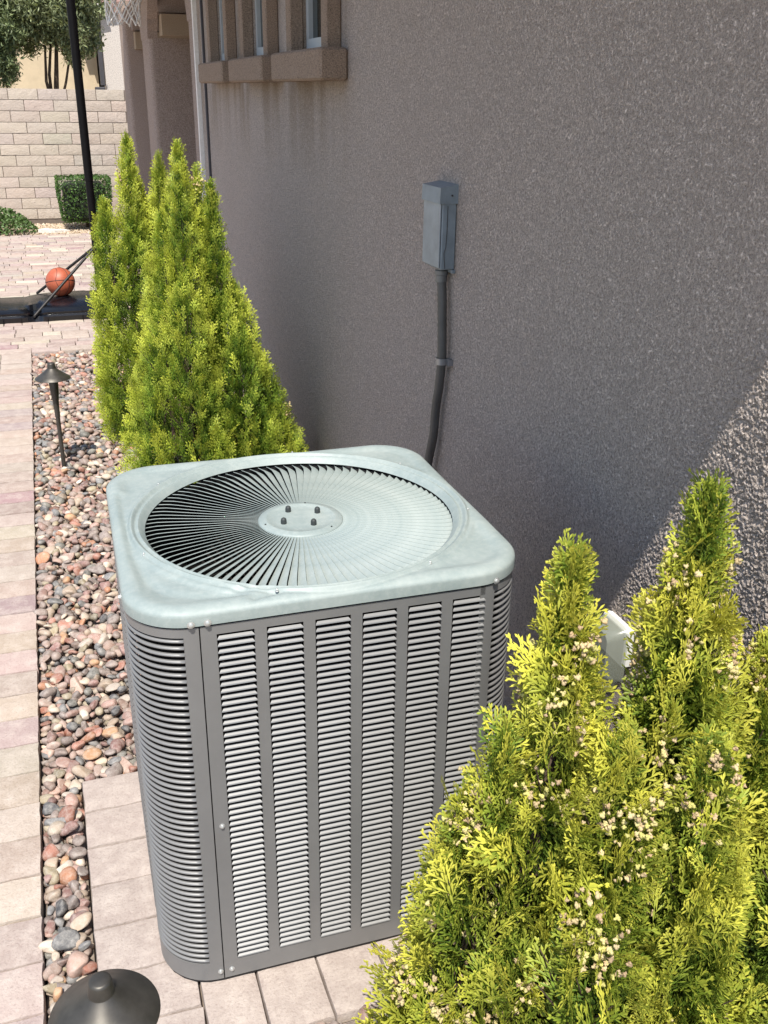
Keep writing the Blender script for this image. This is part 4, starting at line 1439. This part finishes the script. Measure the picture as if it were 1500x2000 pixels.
def arbor(name, label, loc, spires, nfr, tmpls, flen, cones, goldf, seed, trunk_h=.5, lean_out=.55, floor=.02):
    r = np.random.default_rng(seed)
    root = empty(name, loc)
    tag(root, label, 'arborvitae', 'golden arborvitae planted along the wall')
    vol = np.array([s[6] * (s[5] - s[2]) for s in spires]); vol = vol / vol.sum()
    Vs, Fs, Cs, b0_ = [], [], [], 0
    conepts = []
    for sp, w in zip(spires, vol):
        n = int(nfr * w)
        P, out, t, rad, dep = spire_points(sp, n, r)
        # drop points that fall well inside another spire
        keep = np.ones(n, bool)
        for s2 in spires:
            if s2 is sp: continue
            tt = np.clip((P[:, 2] - s2[2]) / (s2[5] - s2[2]), 0, 1)
            cx = s2[0] + (s2[3] - s2[0]) * tt; cyv = s2[1] + (s2[4] - s2[1]) * tt
            r2 = s2[6] * np.clip(1 - tt ** s2[7], 0, 1) ** .8 * .62
            ins = (np.hypot(P[:, 0] - cx, P[:, 1] - cyv) < r2) & (P[:, 2] > s2[2]) & (P[:, 2] < s2[5])
            keep &= ~ins
        keep &= P[:, 2] > floor
        cav = vnoise(P[:, 0] * 12 + P[:, 1] * 9, P[:, 2] * 6 + P[:, 1] * 4, seed + 2)
        keep &= ~((cav < -.24) & (P[:, 2] > .34) & (t < .72) & (dep > .50 - .1 * (tmpls is FR_NEAR)))
        P, out, t, dep = P[keep], out[keep], t[keep], dep[keep]; n = len(P)
        # growth direction: up, leaning outwards
        lean = lean_out * (1 - t ** 1.5) + .10
        A = np.stack([np.zeros(n), np.zeros(n), np.ones(n)], 1) + out * lean[:, None] + r.normal(0, .20 if tmpls is FR_NEAR else .12, (n, 3))
        A /= np.linalg.norm(A, axis=1)[:, None]
        tang = np.stack([-out[:, 1], out[:, 0], np.zeros(n)], 1)
        mixn = r.uniform(-1.0, 1.0, n)[:, None]
        Nn = tang * (1 - np.abs(mixn) * .45) + out * mixn * .9 + r.normal(0, .15, (n, 3))
        L = flen * r.uniform(.7, 1.3, n) * (1 - .22 * t ** 2)
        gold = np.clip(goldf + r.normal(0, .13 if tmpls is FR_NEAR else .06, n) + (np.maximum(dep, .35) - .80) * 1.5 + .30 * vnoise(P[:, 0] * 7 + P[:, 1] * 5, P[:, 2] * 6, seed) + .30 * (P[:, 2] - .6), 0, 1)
        O = P - A * L[:, None] * .55
        which = r.integers(0, len(tmpls), n)
        for k, tm in enumerate(tmpls):
            s_i = which == k
            if not s_i.any(): continue
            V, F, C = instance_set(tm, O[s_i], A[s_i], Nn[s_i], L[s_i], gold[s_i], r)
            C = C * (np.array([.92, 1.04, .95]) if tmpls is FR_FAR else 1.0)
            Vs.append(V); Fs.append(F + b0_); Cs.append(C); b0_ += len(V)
        if cones:
            nc = int(cones * w)
            Pc, oc, tc, rc_, dc_ = spire_points(sp, nc * 6, r)
            cl = vnoise(Pc[:, 0] * 9 + Pc[:, 1] * 5, Pc[:, 2] * 7, seed + 5) > .66 - .46 * tc
            sel = cl & (Pc[:, 2] > .25) & (dc_ > .62)
            base_c = (Pc + oc * .008 + np.array([0, 0, .006]))[sel]; ocs = oc[sel]
            ncl = max(1, int(nc / 26)); base_c = base_c[:ncl]; ocs = ocs[:ncl]
            for q_, o_q in zip(base_c, ocs):
                m_n = int(r.integers(5, 34)); sp_ = .005 + .00055 * m_n
                dd = r.normal(0, 1, (m_n, 3)) * np.array([1, 1, 1.5]) * sp_
                dd -= o_q[None, :] * np.maximum(0, dd @ o_q)[:, None] * .75
                conepts.append(q_ + dd)
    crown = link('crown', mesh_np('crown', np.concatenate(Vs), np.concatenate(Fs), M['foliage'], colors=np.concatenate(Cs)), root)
    crown['kind'] = 'stuff'
    # inner woody stems
    tm = MB()
    tm.tube([(0, 0, -.06), (.005, 0, trunk_h * .4), (0, .005, trunk_h)], [.028, .024, .016], 8)
    for s2 in spires:
        tm.tube([(0, 0, .12), (s2[0] * .6, s2[1] * .6, s2[2] + .2), (s2[3], s2[4], s2[5] - .12)], [.016, .010, .003], 6)
    r3 = np.random.default_rng(seed + 9)
    for s2 in spires:
        for k in range(14):
            t = r3.uniform(.08, .85); a = r3.uniform(0, 2 * PI); R_ = s2[6] * max(0, 1 - t ** s2[7]) ** .8 * .8
            c = Vector((s2[0] + (s2[3] - s2[0]) * t, s2[1] + (s2[4] - s2[1]) * t, s2[2] + (s2[5] - s2[2]) * t))
            e = c + Vector((math.cos(a) * R_, math.sin(a) * R_, R_ * .9 + .03))
            tm.tube([c - Vector((0, 0, .05)), e], [.0035, .0012], 4, caps=False)
    tm.build('trunk', M['bark'], root, smooth=True)
    if cones:
        Pc = np.concatenate(conepts); n = len(Pc)
        # small fleshy cones: knobbly body with hooked horns
        lobes, lf = [], []
        for (ox, oy, oz, a_, b_q) in ((0, 0, 0, .0042, .0054), (.0032, .0006, .0024, .0026, .0036), (-.0022, .0026, .0018, .0025, .0034), (-.0006, -.0034, .0004, .0024, .0032)):
            lf.append(ico0[1] + 12 * len(lobes)); lobes.append(ico0[0] * np.array([a_, a_ * .85, b_q]) + np.array([ox, oy, oz]))
        body = np.concatenate(lobes); bodyf = np.concatenate(lf)
        horns_v, horns_f = [], []
        for k in range(3):
            a = k * 2 * PI / 3 + .3; el = .5
            d_ = np.array([math.cos(a) * math.cos(el), math.sin(a) * math.cos(el), math.sin(el) + .2]); q = np.cross(d_, [0, 0, 1]); q /= np.linalg.norm(q)
            o_ = len(body) + len(horns_v)
            horns_v += [d_ * .003 + q * .0018, d_ * .003 - q * .0018, d_ * .003 + np.array([0, 0, .0026]), d_ * .0076]
            horns_f += [(o_, o_ + 1, o_ + 3), (o_ + 1, o_ + 2, o_ + 3), (o_ + 2, o_, o_ + 3)]
        Vt = np.concatenate([body, np.array(horns_v)]); Ft = np.concatenate([bodyf, np.array(horns_f)])
        R = rotmats(r.uniform(-1, 1, n), r.uniform(-1, 1, n), r.uniform(0, 6, n))
        sc = r.uniform(.65, 1.3, n)
        P = np.einsum('nij,kj->nki', R, Vt) * sc[:, None, None] + Pc[:, None, :]
        pal = np.array([(.54, .44, .25), (.48, .37, .22), (.55, .48, .22), (.40, .29, .18), (.50, .47, .16)])[r.integers(0, 5, n)] * (1 + r.normal(0, .08, n))[:, None]
        F = (Ft[None] + (np.arange(n) * len(Vt))[:, None, None]).reshape(-1, 3)
        o = link('seed_cones', mesh_np('seed_cones', P.reshape(-1, 3), F, M['cone'], colors=np.repeat(pal, len(Vt), axis=0)), root)
        o['kind'] = 'stuff'
    return root

# spires are relative to the plant's foot: (bx,by,bz, tx,ty,tz, radius, sharpness)
arbor('arborvitae', 'near golden arborvitae with pale cones against the condenser corner', (.72, 1.22, -.04),
      [(.01, 0, .02, .035, .0, 1.255, .195, .9), (-.05, -.06, .0, -.06, -.06, .52, .20, 2.2), (.03, .0, .02, .05, .02, 1.06, .12, 1.5), (-.06, .0, .0, -.07, .0, .93, .14, 1.2), (-.10, .03, .0, -.115, .03, .78, .155, 1.6), (-.115, .06, .0, -.14, .06, .50, .15, 2.0), (.12, -.10, 0, .115, -.08, .93, .17, 1.6), (.15, .08, 0, .15, .06, .88, .13, 1.8), (.04, -.2, 0, .04, -.18, .66, .20, 1.8)],
      6000, FR_NEAR, .108, 1900, .60, 11, .7)
arbor('arborvitae', 'tallest near arborvitae with tan cone clusters in front of the sunlit wall', (.985, 1.20, -.04),
      [(0, .0, .02, .0, .0, 1.345, .19, 1.15), (.18, -.02, 0, .165, -.02, 1.03, .13, 1.3), (-.03, -.14, 0, -.01, -.12, .92, .18, 1.5), (.11, .10, 0, .12, .08, .90, .13, 1.6), (.18, -.2, 0, .20, -.2, .85, .2, 1.6)],
      5700, FR_NEAR, .106, 2600, .58, 12, .7)
arbor('arborvitae', 'rear slender arborvitae at the left end of the far clump', (.42, 5.62, -.04),
      [(.04, 0, .0, .05, .0, 1.71, .135, 2.4), (.19, .0, .1, .21, -.02, 1.62, .135, 2.2), (-.08, -.02, .10, -.10, .0, 1.38, .145, 3.2), (.02, -.08, 0.04, .02, -.06, 1.22, .26, 3.8), (.10, .1, 0.1, .10, .1, 1.45, .20, 2.8)],
      12500, FR_FAR, .078, 60, .66, 13, .8, lean_out=.30)
arbor('arborvitae', 'tallest arborvitae in the middle of the clump behind the condenser', (.60, 4.80, -.04),
      [(.02, 0, .02, .03, .0, 1.71, .165, 2.0), (-.06, .06, .0, -.06, .05, 1.40, .20, 2.0), (-.15, -.02, .0, -.10, -.02, .98, .21, 2.2), (.0, -.12, 0, .0, -.1, 1.12, .24, 2.2), (.11, .02, 0, .11, .02, 1.60, .12, 2.2)],
      10500, FR_FAR, .074, 220, .66, 14, .8, lean_out=.30)
arbor('arborvitae', 'broad green arborvitae on the wall side of the far clump', (.86, 4.80, -.04),
      [(-.09, 0, .02, -.09, .0, 1.53, .15, 1.9), (.0, .02, .0, .0, .0, 1.06, .22, 2.0), (.10, .0, .0, .09, -.02, .74, .22, 2.2), (.0, -.12, 0, .0, -.1, .86, .24, 2.0), (.18, -.06, 0, .18, -.06, .46, .17, 2.2)],
      9500, FR_FAR, .078, 30, .46, 15, .7, lean_out=.42)

def leaf_cloud(P, Nrm, size, cols, asp=.45, r=rng, up=0.0):
    """diamond leaves with a fold; P positions"""
    n = len(P)
    A = r.normal(0, 1, (n, 3)); A[:, 2] += up; A /= np.linalg.norm(A, axis=1)[:, None]
    B = np.cross(A, Nrm + r.normal(0, .5, (n, 3))); B /= np.linalg.norm(B, axis=1)[:, None]
    C = np.cross(A, B)
    s = size * r.uniform(.6, 1.3, n)
    V = np.stack([P - A * s[:, None] * .5, P + B * (s * asp * .5)[:, None] + C * (s * .08)[:, None], P + A * s[:, None] * .5, P - B * (s * asp * .5)[:, None] + C * (s * .08)[:, None]], 1)
    F = np.array([[0, 1, 2], [0, 2, 3]])
    F = (F[None] + (np.arange(n) * 4)[:, None, None]).reshape(-1, 3)
    return V.reshape(-1, 3), F, np.repeat(cols, 4, axis=0)

# clipped cube hedge by the block wall
hg = empty('clipped_shrub', (.62, 15.45, 0))
tag(hg, 'dark green shrub clipped into a cube by the block wall', 'shrub')
r = np.random.default_rng(21)
n = 5200
u = r.uniform(-1, 1, (n, 3)); k = r.integers(0, 3, n); u[np.arange(n), k] = np.sign(u[np.arange(n), k])
u = u * (1 - np.abs(r.normal(0, .07, n)))[:, None]
P = u * np.array([.385, .36, .315]) + np.array([0, 0, .41]); 
P[:, 0:2] *= (1 - .12 * np.clip((.5 - P[:, 2]) / .5, 0, 1))[:, None]
cc = np.array((.055, .12, .025)) * (1 + r.normal(0, .25, n))[:, None]; cc[r.random(n) < .12] = (.12, .20, .05)
V, F, C = leaf_cloud(P, u, .036, np.clip(cc, .01, .5), .55, r)
link('crown', mesh_np('crown', V, F, M['foliage'], colors=C), hg)['kind'] = 'stuff'
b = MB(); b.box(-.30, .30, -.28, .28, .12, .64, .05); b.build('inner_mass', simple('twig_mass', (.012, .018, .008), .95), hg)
b = MB(); b.tube([(0, 0, -.05), (.02, 0, .2)], [.03, .025], 8); b.build('trunk', M['bark'], hg)

# low spreading shrub at far left
ls = empty('low_shrub', (-.55, 15.05, 0))
tag(ls, 'low spreading leafy shrub at the left edge by the block wall', 'shrub')
n = 2600
th = r.uniform(0, 2 * PI, n); q = r.random(n) ** .5
P = np.stack([np.cos(th) * q * .48, np.sin(th) * q * .36, (1 - q ** 2) * .30 * r.uniform(.6, 1.1, n) + .03], 1)
cc = np.array((.10, .17, .055)) * (1 + r.normal(0, .25, n))[:, None]
V, F, C = leaf_cloud(P, P + [0, 0, .3], .045, np.clip(cc, .01, .5), .6, r)
link('crown', mesh_np('crown', V, F, M['foliage'], colors=C), ls)['kind'] = 'stuff'
b = MB()
for k in range(14):
    a = k * .45; b.tube([(0, 0, -.02), (.2 * math.cos(a), .15 * math.sin(a), .14), (.38 * math.cos(a), .28 * math.sin(a), .12)], [.008, .006, .003], 5)
b.build('stems', M['bark'], ls)

b = MB()
b.prism([(-.22, -.06), (.0, -.09), (.24, -.02), (.20, .10), (-.10, .08)], 0, .05)
o = b.build('flagstone', M['flag'], loc=(.12, 15.05, -.018), rot=(0, .10, .2))
tag(o, 'flat white stone lying between the two shrubs on tan gravel', 'stone')

# trees beyond the wall
def big_tree(loc, label, blobs, nleaf, trunk_pts, seed, size=.12, col=(.075, .12, .035)):
    root = empty('tree', loc); tag(root, label, 'tree', 'trees beyond the block wall')
    r = np.random.default_rng(seed)
    vol = np.array([b_[3] ** 2 for b_ in blobs]); vol = vol / vol.sum()
    Ps = []
    for b_, w in zip(blobs, vol):
        n = int(nleaf * w); nc = max(6, n // 70)
        # clumps inside the blob
        d_ = r.normal(0, 1, (nc, 3)); d_ /= np.linalg.norm(d_, axis=1)[:, None]
        cc_ = np.array(b_[:3]) + d_ * (b_[3] * r.uniform(.35, 1.0, nc) ** .6)[:, None] * np.array([1, 1, .8])
        w_ = r.integers(0, nc, n)
        Ps.append(cc_[w_] + r.normal(0, b_[3] * .15, (n, 3)) * np.array([1, 1, 1.2]))
    P = np.concatenate(Ps); n = len(P)
    cc = np.array(col) * (1 + r.normal(0, .28, n))[:, None]; cc[r.random(n) < .15] = np.array(col) * 1.9
    V, F, C = leaf_cloud(P, np.tile([0, 0, 1.], (n, 1)), size, np.clip(cc, .01, .6), .28, r, up=-.5)
    link('crown', mesh_np('crown', V, F, M['foliage'], colors=C), root)['kind'] = 'stuff'
    b = MB()
    for pts, rr in trunk_pts: b.tube(pts, rr, 7)
    b.build('trunk', M['bark'], root, smooth=True)
big_tree((.38, 18.0, 0), 'large grey green tree with thin bent trunks over the block wall',
         [(-.55, 0, 3.05, .62), (.25, .1, 2.85, .50), (.0, .2, 3.4, .9), (.50, -.1, 2.62, .40), (-.9, .2, 3.6, .8), (.62, 0, 3.2, .45), (-.18, 0, 2.62, .30), (.1, 0, 3.1, .6), (.48, 0, 2.42, .26), (-.5, .1, 2.75, .35)], 34000,
         [([(0, 0, -.1), (.05, 0, 1.6), (.12, 0, 2.2), (.2, 0, 2.9)], [.06, .05, .035, .02]),
          ([(.02, 0, 1.5), (-.06, 0, 2.0), (-.02, 0, 2.5), (-.4, 0, 2.75), (-.8, .1, 2.95)], [.03, .025, .02, .018, .01]),
          ([(.04, 0, 1.4), (.25, 0, 2.0), (.38, 0, 2.5), (.6, 0, 3.0)], [.03, .02, .018, .01]),
          ([(.0, 0, 1.5), (.0, .05, 2.1), (.1, .05, 2.7), (.0, 0, 3.2)], [.03, .025, .02, .01])], 31, .095, (.20, .23, .125))
big_tree((-.36, 17.4, 0), 'dark dense tree at the left edge behind the block wall',
         [(-.06, 0, 2.15, .32), (-.35, .1, 2.6, .6), (-.05, .1, 2.65, .42), (.05, 0, 2.25, .24)], 15000,
         [([(-.2, 0, -.1), (-.2, 0, 2.4)], [.07, .04])], 32, .085, (.14, .175, .085))
